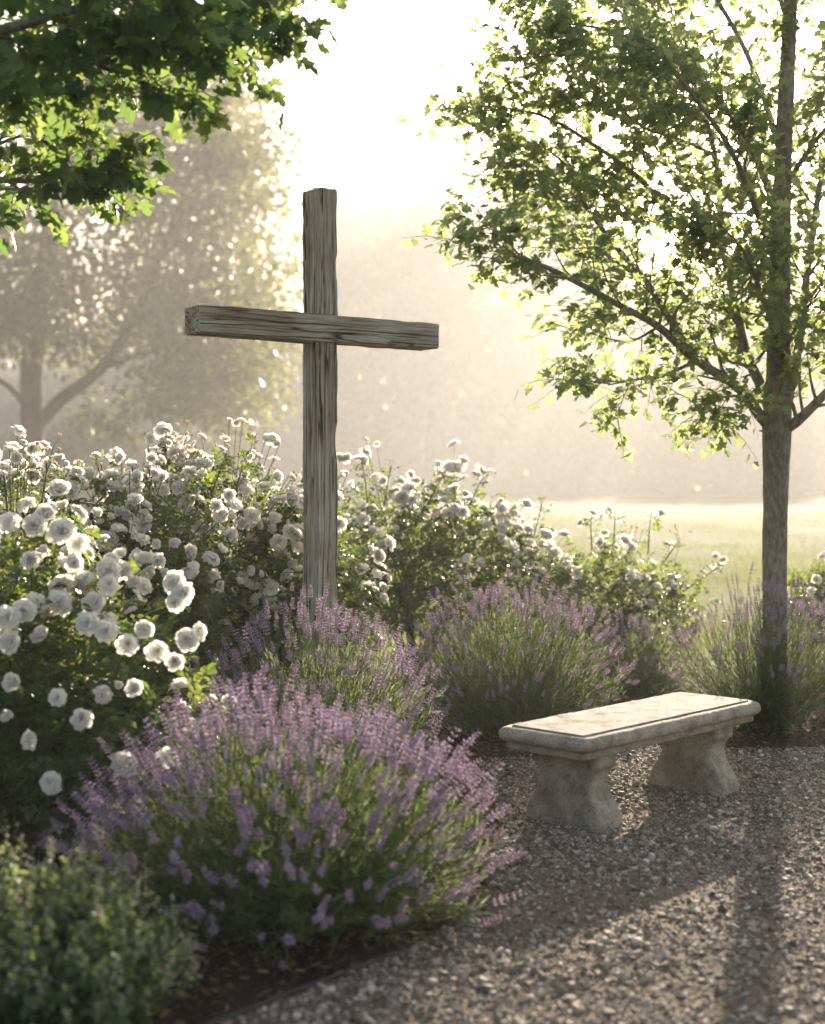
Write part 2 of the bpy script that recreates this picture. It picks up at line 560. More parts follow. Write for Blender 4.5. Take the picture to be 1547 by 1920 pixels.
# rose: rings of cupped, wavy petals round +Z
def rose_mb(seed, openness=1.0, rings=((8, 1.0, 74), (7, .94, 58), (7, .82, 42), (6, .66, 27), (5, .48, 13))):
    r_ = np.random.default_rng(seed)
    mb = MB()
    nu, nv = 9, 7
    u = np.linspace(-1, 1, nu)
    v = np.linspace(0, 1, nv)
    U, W = np.meshgrid(u, v)
    lean = r_.normal(0, .12, 2)
    ruf = r_.uniform(.05, .12)
    for cnt, size, ang in rings:
        a0 = r_.uniform(0, 6.28)
        for k in range(cnt):
            a = a0 + k * 2 * math.pi / cnt + r_.normal(0, .25)
            tilt = R(ang * openness + r_.normal(0, 14))
            s = size * r_.uniform(.82, 1.12)
            width = .68 * s * r_.uniform(.8, 1.2) * (np.sin(np.clip(W * 1.9 + .25, 0, 2.2)) ** .8) * (1 - .18 * W ** 4)
            x = U * width
            notch = 1 - .13 * np.exp(-(U * 3) ** 2) * W
            L = s * W * (1 - .10 * U ** 2 * W) * notch
            curl = .30 * W ** 2 - np.maximum(W - .62, 0) * openness * r_.uniform(.1, 1.9)
            z = .35 * x ** 2 / max(s, .2) + curl * s * .55
            z = z + (ruf * np.sin(U * r_.uniform(3, 7) + r_.uniform(0, 6)) + .05 * np.sin(U * r_.uniform(8, 12) + r_.uniform(0, 6))) * W ** 2 * s
            rad = L * math.sin(tilt) - z * math.cos(tilt) * .9 + .04
            up = L * math.cos(tilt) + z * math.sin(tilt)
            P = np.stack([rad * math.cos(a) - x * math.sin(a) + lean[0] * up, rad * math.sin(a) + x * math.cos(a) + lean[1] * up, up], -1).reshape(-1, 3)
            i = (np.arange(nv - 1)[:, None] * nu + np.arange(nu - 1)[None]).ravel()
            mb.add(P * .5, np.stack([i, i + 1, i + nu + 1, i + nu], -1))
    return mb


def stamen_mb(seed):
    r_ = np.random.default_rng(seed)
    mb = MB()
    v, f = t_octa(.28, .28, 1)
    n = 26
    d = unit(np.stack([r_.normal(0, .55, n), r_.normal(0, .55, n), np.ones(n)], -1))
    scatter(mb, v, f, d * .05 + np.array([0, 0, .04]), frames_z(d, r_), np.full(n, .10))
    return mb


ROSE_MB = [rose_mb(1), rose_mb(2, .55), rose_mb(3, .62, ((6, 1.0, 62), (6, .9, 44), (5, .7, 28), (4, .5, 14))),
           rose_mb(4, 1.1), rose_mb(5, .95, ((5, 1.05, 84), (5, .9, 66), (4, .65, 46)))]
BUD_MB = rose_mb(6, .34, ((5, 1.0, 40), (4, .8, 20)))
ROSE_MESH = [b.mesh("rose_bloom", M['petal']) for b in ROSE_MB]
ROSE_MESH.append(rose_mb(9, .8, ((5, 1.0, 88), (5, .8, 60), (4, .5, 30))).mesh("rose_bloom", M['faded']))
BUD_MESH = BUD_MB.mesh("rose_bud", M['bud'])
STAMEN_MESH = stamen_mb(7).mesh("stamens", M['stamen'])
ROSE_T = [(np.concatenate(b.v), np.concatenate([f for f, _ in b.f])) for b in ROSE_MB]
BUD_T = (np.concatenate(BUD_MB.v), np.concatenate([f for f, _ in BUD_MB.f]))


def spike_mb(seed, whorls=6):
    """a lavender head along +Z, one unit long"""
    r_ = np.random.default_rng(seed)
    mb = MB()
    ov, of = t_octa(.30, .22, 1)
    zs = np.concatenate([[0.0], np.linspace(.22, .93, whorls - 1)])
    for zi, z in enumerate(zs):
        cnt = 7 if zi < whorls - 2 else 5
        a = r_.uniform(0, 6.28) + np.arange(cnt) * 2 * math.pi / cnt + r_.normal(0, .2, cnt)
        rr = .055 * (1 - .35 * z)
        out = np.stack([np.cos(a), np.sin(a), np.full(cnt, 1.1)], -1)
        pos = np.stack([rr * .4 * np.cos(a), rr * .4 * np.sin(a), np.full(cnt, z - .05)], -1)
        ln = r_.uniform(.14, .18, cnt) * (1 - .25 * z)
        scatter(mb, ov, [(of, 1)], pos, frames_z(out, r_), ln)
        keep = r_.random(cnt) < .75
        out2 = np.stack([np.cos(a), np.sin(a), np.full(cnt, .55)], -1)
        pos2 = pos + unit(out) * ln[:, None] * .75
        scatter(mb, ov, [(of, 0)], pos2[keep], frames_z(out2[keep], r_), (r_.uniform(.10, .15, cnt) * (1 - .2 * z))[keep])
    return mb


SPIKE_MB = [spike_mb(20 + i, w) for i, w in enumerate((6, 5, 7, 6))]
SPIKE_MESH = [b.mesh("flower_spike", [M['lav_fl'], M['lav_calyx']], smooth=False) for b in SPIKE_MB]
SPIKE_T = [(np.concatenate(b.v), [(f, m) for f, m in b.f]) for b in SPIKE_MB]

# ------------------------------------------------------------------ the ground
def lawn_z(y):
    t = np.clip((np.asarray(y, dtype=float) - 30) / 80, 0, 1)
    return 0.5 * t * t * (3 - 2 * t)


gx = np.concatenate([np.linspace(-180, -22, 32), np.linspace(-20, 20, 81), np.linspace(22, 180, 32)])
gy = np.concatenate([np.linspace(-100, -3, 26), np.linspace(-2, 60, 125), np.linspace(62, 290, 70)])
GX, GY = np.meshgrid(gx, gy)
bumpy = np.array([noise.noise(Vector((x * .25, y * .25, 3.1))) for x, y in zip(GX.ravel(), GY.ravel())]).reshape(GX.shape)
bumpf = np.array([noise.noise(Vector((x * .045, y * .03, 8.1))) for x, y in zip(GX.ravel(), GY.ravel())]).reshape(GX.shape)
GZ = lawn_z(GY) + .05 * bumpy * np.clip((GY - 12) / 6, 0, 1) + .42 * bumpf * np.clip((GY - 22) / 50, 0, 1)
mb = MB()
nx = len(gx)
ii = (np.arange(len(gy) - 1)[:, None] * nx + np.arange(nx - 1)[None]).ravel()
mb.add(np.stack([GX, GY, GZ], -1).reshape(-1, 3), np.stack([ii, ii + 1, ii + nx + 1, ii + nx], -1))
tag(mb.build("lawn", M['lawn']), 'misty mown lawn stretching away behind the roses', 'lawn', kind='structure')


def poly_contains(poly, pts):
    x, y = pts[:, 0], pts[:, 1]
    inside = np.zeros(len(pts), dtype=bool)
    j = len(poly) - 1
    for i in range(len(poly)):
        xi, yi = poly[i][:2]; xj, yj = poly[j][:2]
        c = ((yi > y) != (yj > y)) & (x < (xj - xi) * (y - yi) / (yj - yi + 1e-12) + xi)
        inside ^= c
        j = i
    return inside


def sheet(name, outline, z, m, label, cat):
    me = bpy.data.meshes.new(name)
    import bmesh
    bm = bmesh.new()
    bm.faces.new([bm.verts.new((p[0], p[1], z)) for p in outline])
    bmesh.ops.triangulate(bm, faces=bm.faces[:])
    bm.to_mesh(me)
    bm.free()
    me.materials.append(m)
    o = bpy.data.objects.new(name, me)
    COL.objects.link(o)
    return tag(o, label, cat, kind='structure')


bed = [(-7, 1.0), (7, 1.0), (7, 11.6), (4.2, 11.9), (2.6, 12.2), (1.0, 12.1), (-1, 12.0), (-3, 11.6), (-7, 11.2)]
sheet("soil", bed, 0.004, M['soil'], 'dark mulched soil of the planting bed', 'soil')
edge_px = [(430, 1917), (520, 1880), (620, 1843), (760, 1790), (880, 1700), (935, 1600), (925, 1500), (900, 1440)]
edge_pts = [np.array([-1.5, 2.85, 0]), np.array([-1.0, 3.35, 0])] + [ground_at(*p) for p in edge_px] + [np.array([.50, 7.62, 0]), np.array([.98, 7.80, 0]), np.array([1.6, 7.88, 0]), np.array([2.4, 7.92, 0]), np.array([3.4, 7.9, 0]), np.array([6.4, 7.7, 0])]
edge = smooth_line(edge_pts, 8)
gravel_poly = [tuple(p[:2]) for p in edge] + [(6.4, 1.2), (-1.6, 1.2)]
sheet("gravel_path", gravel_poly, 0.009, M['gravel_base'], 'pale gravel path curving past the stone bench', 'path')

# loose stones
def stone_t(seed):
    r_ = np.random.default_rng(seed)
    v = np.array([(x, y, z) for z in (-1, 1) for y in (-1, 1) for x in (-1, 1)], dtype=float) * .58
    v += r_.normal(0, .17, v.shape)
    v[:, 2] *= .72
    f = np.array([(0, 2, 3, 1), (4, 5, 7, 6), (0, 1, 5, 4), (2, 6, 7, 3), (0, 4, 6, 2), (1, 3, 7, 5)])
    return v, f


def rand_rot(n):
    a = rng.uniform(0, 6.283, n)
    t = rng.normal(0, .35, (n, 2))
    z = unit(np.stack([t[:, 0], t[:, 1], np.ones(n)], -1))
    d = np.stack([np.cos(a), np.sin(a), np.zeros(n)], -1)
    x = unit(np.cross(d, z)); y = np.cross(z, x)
    return np.stack([x, y, z], -1)


mb = MB()
n = 205000
P = np.stack([rng.uniform(-.9, 4.9, n), 3.2 + 4.9 * rng.random(n) ** 1.15, np.zeros(n)], -1)
P = P[poly_contains(gravel_poly, P)]
P = P[(P[:, 0] < .36 * P[:, 1] + 1.9)]
dens = np.array([noise.noise(Vector((p[0] * 1.3, p[1] * 1.3, 0))) for p in P])
P = P[rng.random(len(P)) < .80 + .5 * dens]
sz = np.clip(rng.lognormal(math.log(.0047), .52, len(P)), .0022, .021)
P[:, 2] = .009 + sz * .25
which = rng.integers(0, 6, len(P))
for k in range(6):
    w = which == k
    v, f = stone_t(100 + k)
    sc = sz[w][:, None] * rng.uniform(.75, 1.3, (w.sum(), 3))
    scatter(mb, v, f, P[w], rand_rot(w.sum()), sc)
tag(mb.build("gravel", M['gravel'], smooth=False), 'loose grey and tan gravel stones on the path', 'gravel', kind='stuff')

# mulch chips
mb = MB()
n = 26000
P = np.stack([rng.uniform(-1.6, 3.2, n), rng.uniform(3.0, 9.2, n), np.zeros(n)], -1)
inn = poly_contains(gravel_poly, P)
dist_edge = np.min(np.linalg.norm(P[:, None, :2] - edge[None, ::2, :2], axis=2), axis=1)
P = P[(~inn & (dist_edge < 1.0)) | (inn & (dist_edge < .16) & (rng.random(n) < .5) & (P[:, 1] > 4.3))]
P[:, 2] = rng.uniform(.010, .022, len(P))
v, f = stone_t(300)
v = v * np.array([1.0, 2.6, .35])
scatter(mb, v, f, P, rand_rot(len(P)), rng.uniform(.004, .010, len(P)))
tag(mb.build("mulch", M['mulch'], smooth=False), 'brown bark mulch scattered over the bed', 'mulch', kind='stuff')

# edging strip along the near end of the bed
ed = smooth_line(edge_pts[:6], 8)
mb = MB()
T = unit(np.gradient(ed, axis=0))
Nn = np.stack([-T[:, 1], T[:, 0], np.zeros(len(T))], -1)
prof = [(-.011, -.03), (-.009, .018), (-.005, .023), (.005, .023), (.009, .018), (.011, -.03)]
V = np.stack([ed + Nn * a + np.array([0, 0, b]) for a, b in prof], 1)
k = len(prof)
ii = (np.arange(len(ed) - 1)[:, None] * k + np.arange(k - 1)[None]).ravel()
mb.add(V.reshape(-1, 3), np.stack([ii, ii + k, ii + k + 1, ii + 1], -1))
tag(mb.build("edging_strip", M['edging'], smooth=False), 'thin black edging strip between dark soil and gravel', 'edging')

# grass behind the roses
mb = MB()
n = 60000
P = np.stack([rng.uniform(-2, 7.5, n), 12.0 + 13 * rng.random(n) ** 1.6, np.zeros(n)], -1)
P[:, 2] = lawn_z(P[:, 1]) - .01
d = unit(np.stack([rng.normal(0, .35, n), rng.normal(0, .35, n), np.ones(n)], -1))
v, fs = BLADE
scatter(mb, v, [(f, 0) for f in fs], P, frames(d, unit(rng.normal(size=(n, 3)))), np.stack([np.full(n, .05), rng.uniform(.05, .12, n), np.full(n, .05)], -1))
n = 60000
P = np.stack([np.zeros(n), 22 + 50 * rng.random(n) ** 1.3, np.zeros(n)], -1)
P[:, 0] = rng.uniform(-.05, .42, n) * P[:, 1]
yi = np.searchsorted(gy, P[:, 1]) - 1
xi = np.clip(np.searchsorted(gx, P[:, 0]) - 1, 0, len(gx) - 2)
P[:, 2] = np.minimum(GZ[yi, xi], GZ[yi + 1, xi + 1]) - .01
tuft = np.array([noise.noise(Vector((p[0] * .35, p[1] * .25, 2.2))) for p in P])
P = P[tuft > rng.uniform(-.5, .35, n)]
n = len(P)
d = unit(np.stack([rng.normal(0, .4, n), rng.normal(0, .4, n), np.ones(n)], -1))
scatter(mb, v, [(f, 0) for f in fs], P, frames(d, unit(rng.normal(size=(n, 3)))), np.stack([np.full(n, .16), rng.uniform(.06, .16, n), np.full(n, .05)], -1))
tag(mb.build("grass", M['blade'], smooth=False), 'short dewy grass blades of the lawn', 'grass', kind='stuff')

# ------------------------------------------------------------------ the cross
def timber(name, L, wx, wy, seed, parent, loc, rot, cracks, wob=.007, ends=.006, dents=()):
    """a hewn beam along local Z from 0 to L, wx by wy"""
    per, along = 232, int(L / .014)
    # rounded-rectangle outline
    a = np.linspace(0, 4, per, endpoint=False)
    side = np.floor(a).astype(int)
    t = a - side
    X = np.select([side == 0, side == 1, side == 2, side == 3], [-1 + 2 * t, np.ones(per), 1 - 2 * t, -np.ones(per)])
    Y = np.select([side == 0, side == 1, side == 2, side == 3], [-np.ones(per), -1 + 2 * t, np.ones(per), 1 - 2 * t])
    rc = .10
    ox = np.clip(X, -1 + rc, 1 - rc); oy = np.clip(Y, -1 + rc, 1 - rc)
    dx, dy = X - ox, Y - oy
    ln = np.maximum(np.hypot(dx, dy), 1e-6)
    k = np.where((np.abs(dx) > 1e-6) & (np.abs(dy) > 1e-6), rc / ln, 1.0)
    X, Y = ox + dx * k, oy + dy * k
    nxv = np.where(np.abs(X) > np.abs(Y) - .0001, np.sign(X), 0.0)
    nyv = np.where(np.abs(Y) > np.abs(X) - .0001, np.sign(Y), 0.0)
    nn = np.maximum(np.hypot(nxv, nyv), 1e-6)
    nxv, nyv = nxv / nn, nyv / nn
    Z = np.linspace(0, L, along)
    V = np.zeros((along, per, 3))
    for i, z in enumerate(Z):
        sxp = noise.noise(Vector((seed, z * 2.3, 0))) * wob + noise.noise(Vector((seed, z * 9, 7))) * wob * .4
        sxn = noise.noise(Vector((seed + 31, z * 2.3, 0))) * wob + noise.noise(Vector((seed + 31, z * 9, 7))) * wob * .4
        syp = noise.noise(Vector((seed + 57, z * 2.3, 0))) * wob
        syn = noise.noise(Vector((seed + 83, z * 2.3, 0))) * wob
        x = X * wx / 2 + np.where(X > 0, X * sxp, X * sxn)
        y = Y * wy / 2 + np.where(Y > 0, Y * syp, Y * syn)
        disp = np.zeros(per)
        for j in range(per):
            g = noise.noise(Vector((X[j] * 9 + seed, Y[j] * 9, z * 1.6)))
            h = noise.noise(Vector((X[j] * 34 + seed, Y[j] * 34, z * 2.4)))
            disp[j] = .0034 * g + .0026 * h
        for (s0, z0, z1, depth, wdt) in cracks:
            if z0 <= z <= z1:
                u = (z - z0) / (z1 - z0)
                c = s0 + .09 * noise.noise(Vector((s0 * 7 + seed, z * 2.2, 1.0))) + .012 * noise.noise(Vector((s0, z * 16, 5.0)))
                dd = np.abs((a - c + 2) % 4 - 2)
                disp -= 1.5 * depth * math.sin(math.pi * min(max(u, 0), 1)) ** .4 * np.clip(1 - dd / (wdt * 1.9), 0, 1)
        for (s0, z0, hw, hz, depth) in dents:
            dd = np.abs((a - s0 + 2) % 4 - 2)
            q = np.clip(1 - (dd / hw) ** 2 - ((z - z0) / hz) ** 2, 0, 1)
            disp -= depth * np.sqrt(q)
        V[i, :, 0] = x + nxv * disp
        V[i, :, 1] = y + nyv * disp
        V[i, :, 2] = z
    # ragged saw-cut ends
    for i, sgn in ((0, 1), (along - 1, -1)):
        for j in range(per):
            V[i, j, 2] += sgn * ends * (.5 + noise.noise(Vector((X[j] * 3 + seed, Y[j] * 3, i))))
            V[i, j, :2] *= .965
    mb = MB()
    i = np.arange(along - 1)[:, None] * per
    j = np.arange(per)[None]
    k2 = (j + 1) % per
    mb.add(V.reshape(-1, 3), np.stack([i + j, i + k2, i + per + k2, i + per + j], -1).reshape(-1, 4))
    # end faces: shrinking rings
    for e, flip in ((0, True), (along - 1, False)):
        ring = V[e]
        c = ring.mean(0)
        rings = [ring] + [c + (ring - c) * s + np.array([0, 0, (.002 if flip else -.002) * math.sin(9 * s)]) for s in (.94, .8, .6, .4, .2)]
        W = np.array(rings)
        rr = len(rings)
        i2 = np.arange(rr - 1)[:, None] * per
        q = np.stack([i2 + j, i2 + per + j, i2 + per + k2, i2 + k2], -1).reshape(-1, 4)
        VV = np.vstack([W.reshape(-1, 3), c[None]])
        tr = np.stack([(rr - 1) * per + j[0], np.full(per, rr * per), (rr - 1) * per + k2[0]], -1)
        if not flip:
            q, tr = q, tr
        else:
            q, tr = q[:, ::-1], tr[:, ::-1]
        mb.add(VV, [q, tr])
    me = mb.mesh(name, M['timber'])
    o = bpy.data.objects.new(name, me)
    COL.objects.link(o)
    o.parent = parent
    o.location = loc
    o.rotation_euler = rot
    return o


TH = R(34.1)
cx_, cy_ = at(600, 900, 7.66)[:2]
cross = tag(empty("wooden_cross", (cx_, cy_, 0), TH), 'tall weathered grey timber cross rising out of the lavender', 'cross')
BEAM_Z, TOP_Z, PW, PD = 2.365, 3.135, .122, .178
# perimeter: 0..1 is the -Y (front) face, 1..2 right, 2..3 back, 3..4 the left face
timber("post", TOP_Z + .3, PW, PD, 2.3, cross, (0, 0, -.3), (0, 0, 0),
       [(.30, .2, 3.3, .012, .022), (.74, 1.9, 3.3, .009, .018), (.55, .5, 2.0, .007, .014), (3.42, .3, 2.6, .016, .03), (3.72, 1.6, 3.42, .014, .026), (3.2, 2.5, 3.4, .008, .02), (.12, 1.2, 2.3, .006, .014)],
       .013, dents=((3.55, 1.72, .45, .16, .012), (.9, 2.05, .25, .10, .010), (1.0, 2.62, .3, .12, .010), (1.0, 3.0, .25, .07, .008), (.7, 1.55, .18, .12, .006), (3.95, 1.45, .2, .08, .012)))
BL = 1.51
# beam along local Z turned to lie along the cross's own X; its local X points down
beam = timber("crossbeam", BL, .144, .19, 9.1, cross, (-.783, -.022, BEAM_Z), (0, R(90), 0),
              [(.42, .02, .95, .018, .02), (.55, .75, 1.5, .016, .018), (.25, .10, .60, .008, .016), (.68, .3, 1.1, .007, .014), (.15, .8, 1.3, .006, .014), (.8, .05, .5, .006, .014), (3.5, .02, 1.0, .01, .02)],
              .006, dents=((3.85, 1.1, .22, .35, .010), (.08, .55, .2, .12, .008), (.9, 1.25, .14, .1, .006)))

# ------------------------------------------------------------------ the bench
B_C = np.array([1.054, 6.52])
E1 = unit(np.array([.692, .7217]))
bench_rot = math.atan2(E1[1], E1[0])
bench = tag(empty("stone_bench", (B_C[0], B_C[1], 0), bench_rot), 'weathered stone bench with scalloped pedestal legs on the gravel', 'bench')
IL, IW, SEAT_Z = 1.365, .40, .4415


def round_rect(hx, hy, r, n_edge, n_c):
    pts = []
    for (sx, sy, a0) in ((1, -1, -90), (1, 1, 0), (-1, 1, 90), (-1, -1, 180)):
        for k in range(n_c + 1):
            a = R(a0 + 90 * k / n_c)
            pts.append((sx * (hx - r) + r * math.cos(a), sy * (hy - r) + r * math.sin(a)))
    P = np.array(pts)
    out = []
    m = len(P)
    for i in range(m):
        p, q = P[i], P[(i + 1) % m]
        d = np.linalg.norm(q - p)
        s = max(1, int(d / .018))
        for t in range(s):
            out.append(p + (q - p) * t / s)
    return np.array(out)


base_ring = round_rect(IL / 2, IW / 2, .012, 1, 3)
ctr_dir = np.sign(base_ring) * np.minimum(1, np.abs(base_ring) / np.array([IL / 2, IW / 2]))


def ring_at(off, z):
    r = round_rect(IL / 2 + off, IW / 2 + off, .012 + max(off, 0) * .55, 1, 3)
    # resample so that every ring has the same number of points
    t = np.linspace(0, 1, 240, endpoint=False)
    q = np.vstack([r, r[:1]])
    s = np.concatenate([[0], np.cumsum(np.linalg.norm(np.diff(q, axis=0), axis=1))])
    s /= s[-1]
    xy = np.stack([np.interp(t, s, q[:, 0]), np.interp(t, s, q[:, 1])], -1)
    return np.column_stack([xy, np.full(len(t), z)])


def loft(mb, rings, mi=0, cap_top=False, cap_bot=False):
    W = np.array(rings)
    nr, per = W.shape[:2]
    i = np.arange(nr - 1)[:, None] * per
    j = np.arange(per)[None]
    k = (j + 1) % per
    fs = [np.stack([i + j, i + per + j, i + per + k, i + k], -1).reshape(-1, 4)]
    mb.add(W.reshape(-1, 3), fs, mi)


prof = [(-.004, SEAT_Z - .003), (.003, SEAT_Z - .009), (.012, SEAT_Z - .007), (.024, SEAT_Z - .006), (.036, SEAT_Z - .011), (.046, SEAT_Z - .021), (.051, SEAT_Z - .034), (.051, SEAT_Z - .048), (.046, SEAT_Z - .060),
        (.036, SEAT_Z - .068), (.026, SEAT_Z - .071), (.022, SEAT_Z - .074), (.021, SEAT_Z - .098), (.016, SEAT_Z - .104), (-.05, SEAT_Z - .104), (-.17, SEAT_Z - .104)]
rings = [ring_at(o, z) for o, z in prof]
for r_i, rr in enumerate(rings):
    if 1 < r_i < 13:
        for p in rr:
            nv_ = noise.noise(Vector((p[0] * 7, p[1] * 7, p[2] * 9))) * .005 + noise.noise(Vector((p[0] * 34, p[1] * 34, p[2] * 34))) * .0022
            d = unit(p[:2] - np.clip(p[:2], [-IL / 2, -IW / 2], [IL / 2, IW / 2]) + 1e-6 * np.sign(p[:2]))
            p[:2] += d * nv_
            p[2] += nv_ * .6
mb = MB()
loft(mb, rings)
def place(o):
    o.parent = bench
    return o
me = mb.mesh("bench_slab", M['bench'])
slab = bpy.data.objects.new("slab", me); COL.objects.link(slab); slab.parent = bench
# the flat top panel
mb = MB()
nxg, nyg = 70, 22
gx_, gy_ = np.meshgrid(np.linspace(-IL / 2, IL / 2, nxg), np.linspace(-IW / 2, IW / 2, nyg))
gz_ = np.array([noise.noise(Vector((x * 5, y * 5, 0))) * .0012 for x, y in zip(gx_.ravel(), gy_.ravel())]) + SEAT_Z
i = (np.arange(nyg - 1)[:, None] * nxg + np.arange(nxg - 1)[None]).ravel()
mb.add(np.column_stack([gx_.ravel(), gy_.ravel(), gz_]), np.stack([i, i + 1, i + nxg + 1, i + nxg], -1))
top_rim = ring_at(0.0, SEAT_Z + .0005); low_rim = ring_at(0.0, SEAT_Z - .012)
loft(mb, [top_rim, low_rim])
me = mb.mesh("seat_top", M['bench_top'])
o = bpy.data.objects.new("seat_top", me); COL.objects.link(o); o.parent = bench
tag(o, 'pale worn flat top of the bench with dark and rusty stains')


def pedestal(xa, xb):
    """profile across the bench (local y), extruded along local x"""
    H = SEAT_Z - .102
    half = [(.0, .208), (.03, .212), (.07, .205), (.10, .190), (.14, .160), (.18, .140), (.215, .135), (.245, .143), (.268, .165), (.276, .178), (.282, .180), (H, .184)]
    zz = np.linspace(-.03, H, 46)
    hw = np.interp(zz, [a for a, _ in half], [b for _, b in half])
    nyp, nxp = 16, 9
    ring = []
    for z, w in zip(zz, hw):
        grow = .012 * max(0, 1 - z / .09)
        x0, x1 = xa - grow, xb + grow
        pts = []
        c = .012
        pts += [(x0, y) for y in np.linspace(-w + c, w - c, nyp)]
        pts += [(x, w) for x in np.linspace(x0 + c, x1 - c, nxp)]
        pts += [(x1, y) for y in np.linspace(w - c, -w + c, nyp)]
        pts += [(x, -w) for x in np.linspace(x1 - c, x0 + c, nxp)]
        r = np.array([(x, y, z) for x, y in pts])
        for p in r:
            nn_ = noise.noise(Vector((p[0] * 9, p[1] * 9, p[2] * 9))) * .0018 + noise.noise(Vector((p[0] * 40, p[1] * 40, p[2] * 40))) * .0012
            dd = unit(np.array([p[0] - (x0 + x1) / 2, p[1]]))
            p[:2] += dd * nn_
        ring.append(r)
    mb = MB()
    loft(mb, [r[::-1] for r in ring])
    me = mb.mesh("leg", M['bench'])
    o = bpy.data.objects.new("leg", me); COL.objects.link(o); o.parent = bench
    return o


pedestal(-IL / 2 + .115, -IL / 2 + .275)
pedestal(IL / 2 - .275, IL / 2 - .115)

# ------------------------------------------------------------------ trees
def limb_px(pts, r0, r1, n=7):
    P = smooth_line([at(*p) for p in pts], n)
    return P, np.linspace(1, 0, len(P)) ** .8 * (r0 - r1) + r1


def perp(d, r_):
    h = r_.normal(size=3)
    return unit(np.cross(d, h))


def grow(limbs, r_, n2, L2, n3, L3, leaves_per, t0=.25, up=.25, flat=.6, droop=0.0):
    """side branches and twigs off limbs; returns tubes and leaf anchors"""
    br, anchors = [], []
    for P, rad in limbs:
        Ltot = np.sum(np.linalg.norm(np.diff(P, axis=0), axis=1))
        cnt = max(2, int(n2 * Ltot))
        for q in range(cnt + 1):
            last = q == cnt
            t = 1.0 if last else t0 + (1 - t0) * (q + r_.random()) / cnt
            i = min(int(t * (len(P) - 1)), len(P) - 2)
            p0 = P[i]
            tan = unit(P[i + 1] - P[i])
            side = perp(tan, r_)
            side[2] *= flat
            d = unit(tan * (1.2 if last else .75) + side * (.15 if last else 1.0) + np.array([0, 0, up]))
            L = L2 * r_.uniform(.55, 1.15) * (1 - .45 * t)
            k = 5
            pts = [p0]
            for s in range(k):
                d = unit(d + r_.normal(0, .12, 3) + np.array([0, 0, .05 - droop * s / k]))
                pts.append(pts[-1] + d * L / k)
            pts = np.array(pts)
            rr = np.linspace(max(.0035, rad[i] * .45), .002, k + 1)
            br.append((pts, rr, 4))
            for w in range(n3 + 1):
                tt = 1.0 if w == n3 else .15 + .85 * (w + r_.random()) / n3
                jj = min(int(tt * k), k - 1)
                a0 = pts[jj] + (pts[jj + 1] - pts[jj]) * (tt * k - jj)
                tn = unit(pts[jj + 1] - pts[jj])
                dd = unit(tn * .8 + perp(tn, r_) * (.2 if w == n3 else .9) * np.array([1, 1, flat]))
                Lw = L3 * r_.uniform(.5, 1.2)
                e = a0 + dd * Lw + np.array([0, 0, -.15 * Lw])
                mid = (a0 + e) / 2 + np.array([0, 0, .06 * Lw])
                br.append((np.array([a0, mid, e]), np.array([.0025, .0018, .001]), 3))
                for z in range(leaves_per):
                    u = .15 + .85 * (z + r_.random()) / leaves_per
                    base = (a0 * (1 - u) ** 2 + 2 * u * (1 - u) * mid + u * u * e)
                    sd = perp(dd, r_)
                    anchors.append((base, unit(dd * .5 + sd)))
    return br, anchors


def leaves(mb, anchors, r_, size, T=MAPLE, hang=.45, petiole=.5, lie=1.0, gap=None):
    A = np.array([a for a, _ in anchors]); D = np.array([d for _, d in anchors])
    if gap is not None:                        # an opening in the crown
        c, ax, r0 = gap
        q = A - c
        q = q - (q @ ax)[:, None] * ax
        k = np.linalg.norm(q, axis=1) > r0
        A, D = A[k], D[k]
    n = len(A)
    d = unit(D + np.stack([np.zeros(n), np.zeros(n), -hang * r_.random(n) * 2], -1) + r_.normal(0, .25, (n, 3)))
    nr = unit(np.stack([r_.normal(0, .55, n), r_.normal(0, .55, n), np.full(n, lie)], -1))
    s = size * r_.uniform(.55, 1.15, n)
    scatter(mb, T[0], T[1], A + d * (s * petiole)[:, None] * .6, frames(d, nr), s)
    return d, s


def tree(name, label, cat, base, trunk, limbs, r_, spec, leaf, leaf_m, bark_m, group=None, T=MAPLE, extra=None, hang=.45, trunk_sides=14, gap=None):
    root = tag(empty(name, base), label, cat, group)
    mb = MB()
    P, rad = trunk
    # flare at the foot
    P = smooth_line(P, 3); rad = np.interp(np.linspace(0, 1, len(P)), np.linspace(0, 1, len(rad)), rad)
    tube(mb, P, rad, 30)
    V = mb.v[0].reshape(len(P), 30, 3)
    for i in range(len(P)):
        for j in range(30):
            d = V[i, j] - P[i]
            v = Vector(tuple(d / rad[i] * 1.6)) + Vector((0, 0, P[i][2] * 2.2))
            V[i, j] = P[i] + d * (1 + .11 * noise.noise(v) + .05 * noise.noise(v * 3.1))
    mb.build("trunk", bark_m, root)
    br, an = grow(limbs, r_, **spec)
    for L, rr in limbs:
        mb = MB()
        tube(mb, L, rr, 8, cap=True)
        mb.build("limb", bark_m, root)
    if extra is not None:
        an = an + extra
    mb = MB()
    leaves(mb, an, r_, leaf, T, hang, gap=gap)
    tw = MB()
    for p, r2, sd in br:
        tube(tw, p, r2, sd)
    for f, _ in tw.f:
        mb.f.append((f + mb.n, 1))
    mb.v += tw.v
    mb.n += tw.n
    mb.build("crown", [leaf_m, bark_m], root, smooth=False)
    return root, len(an)


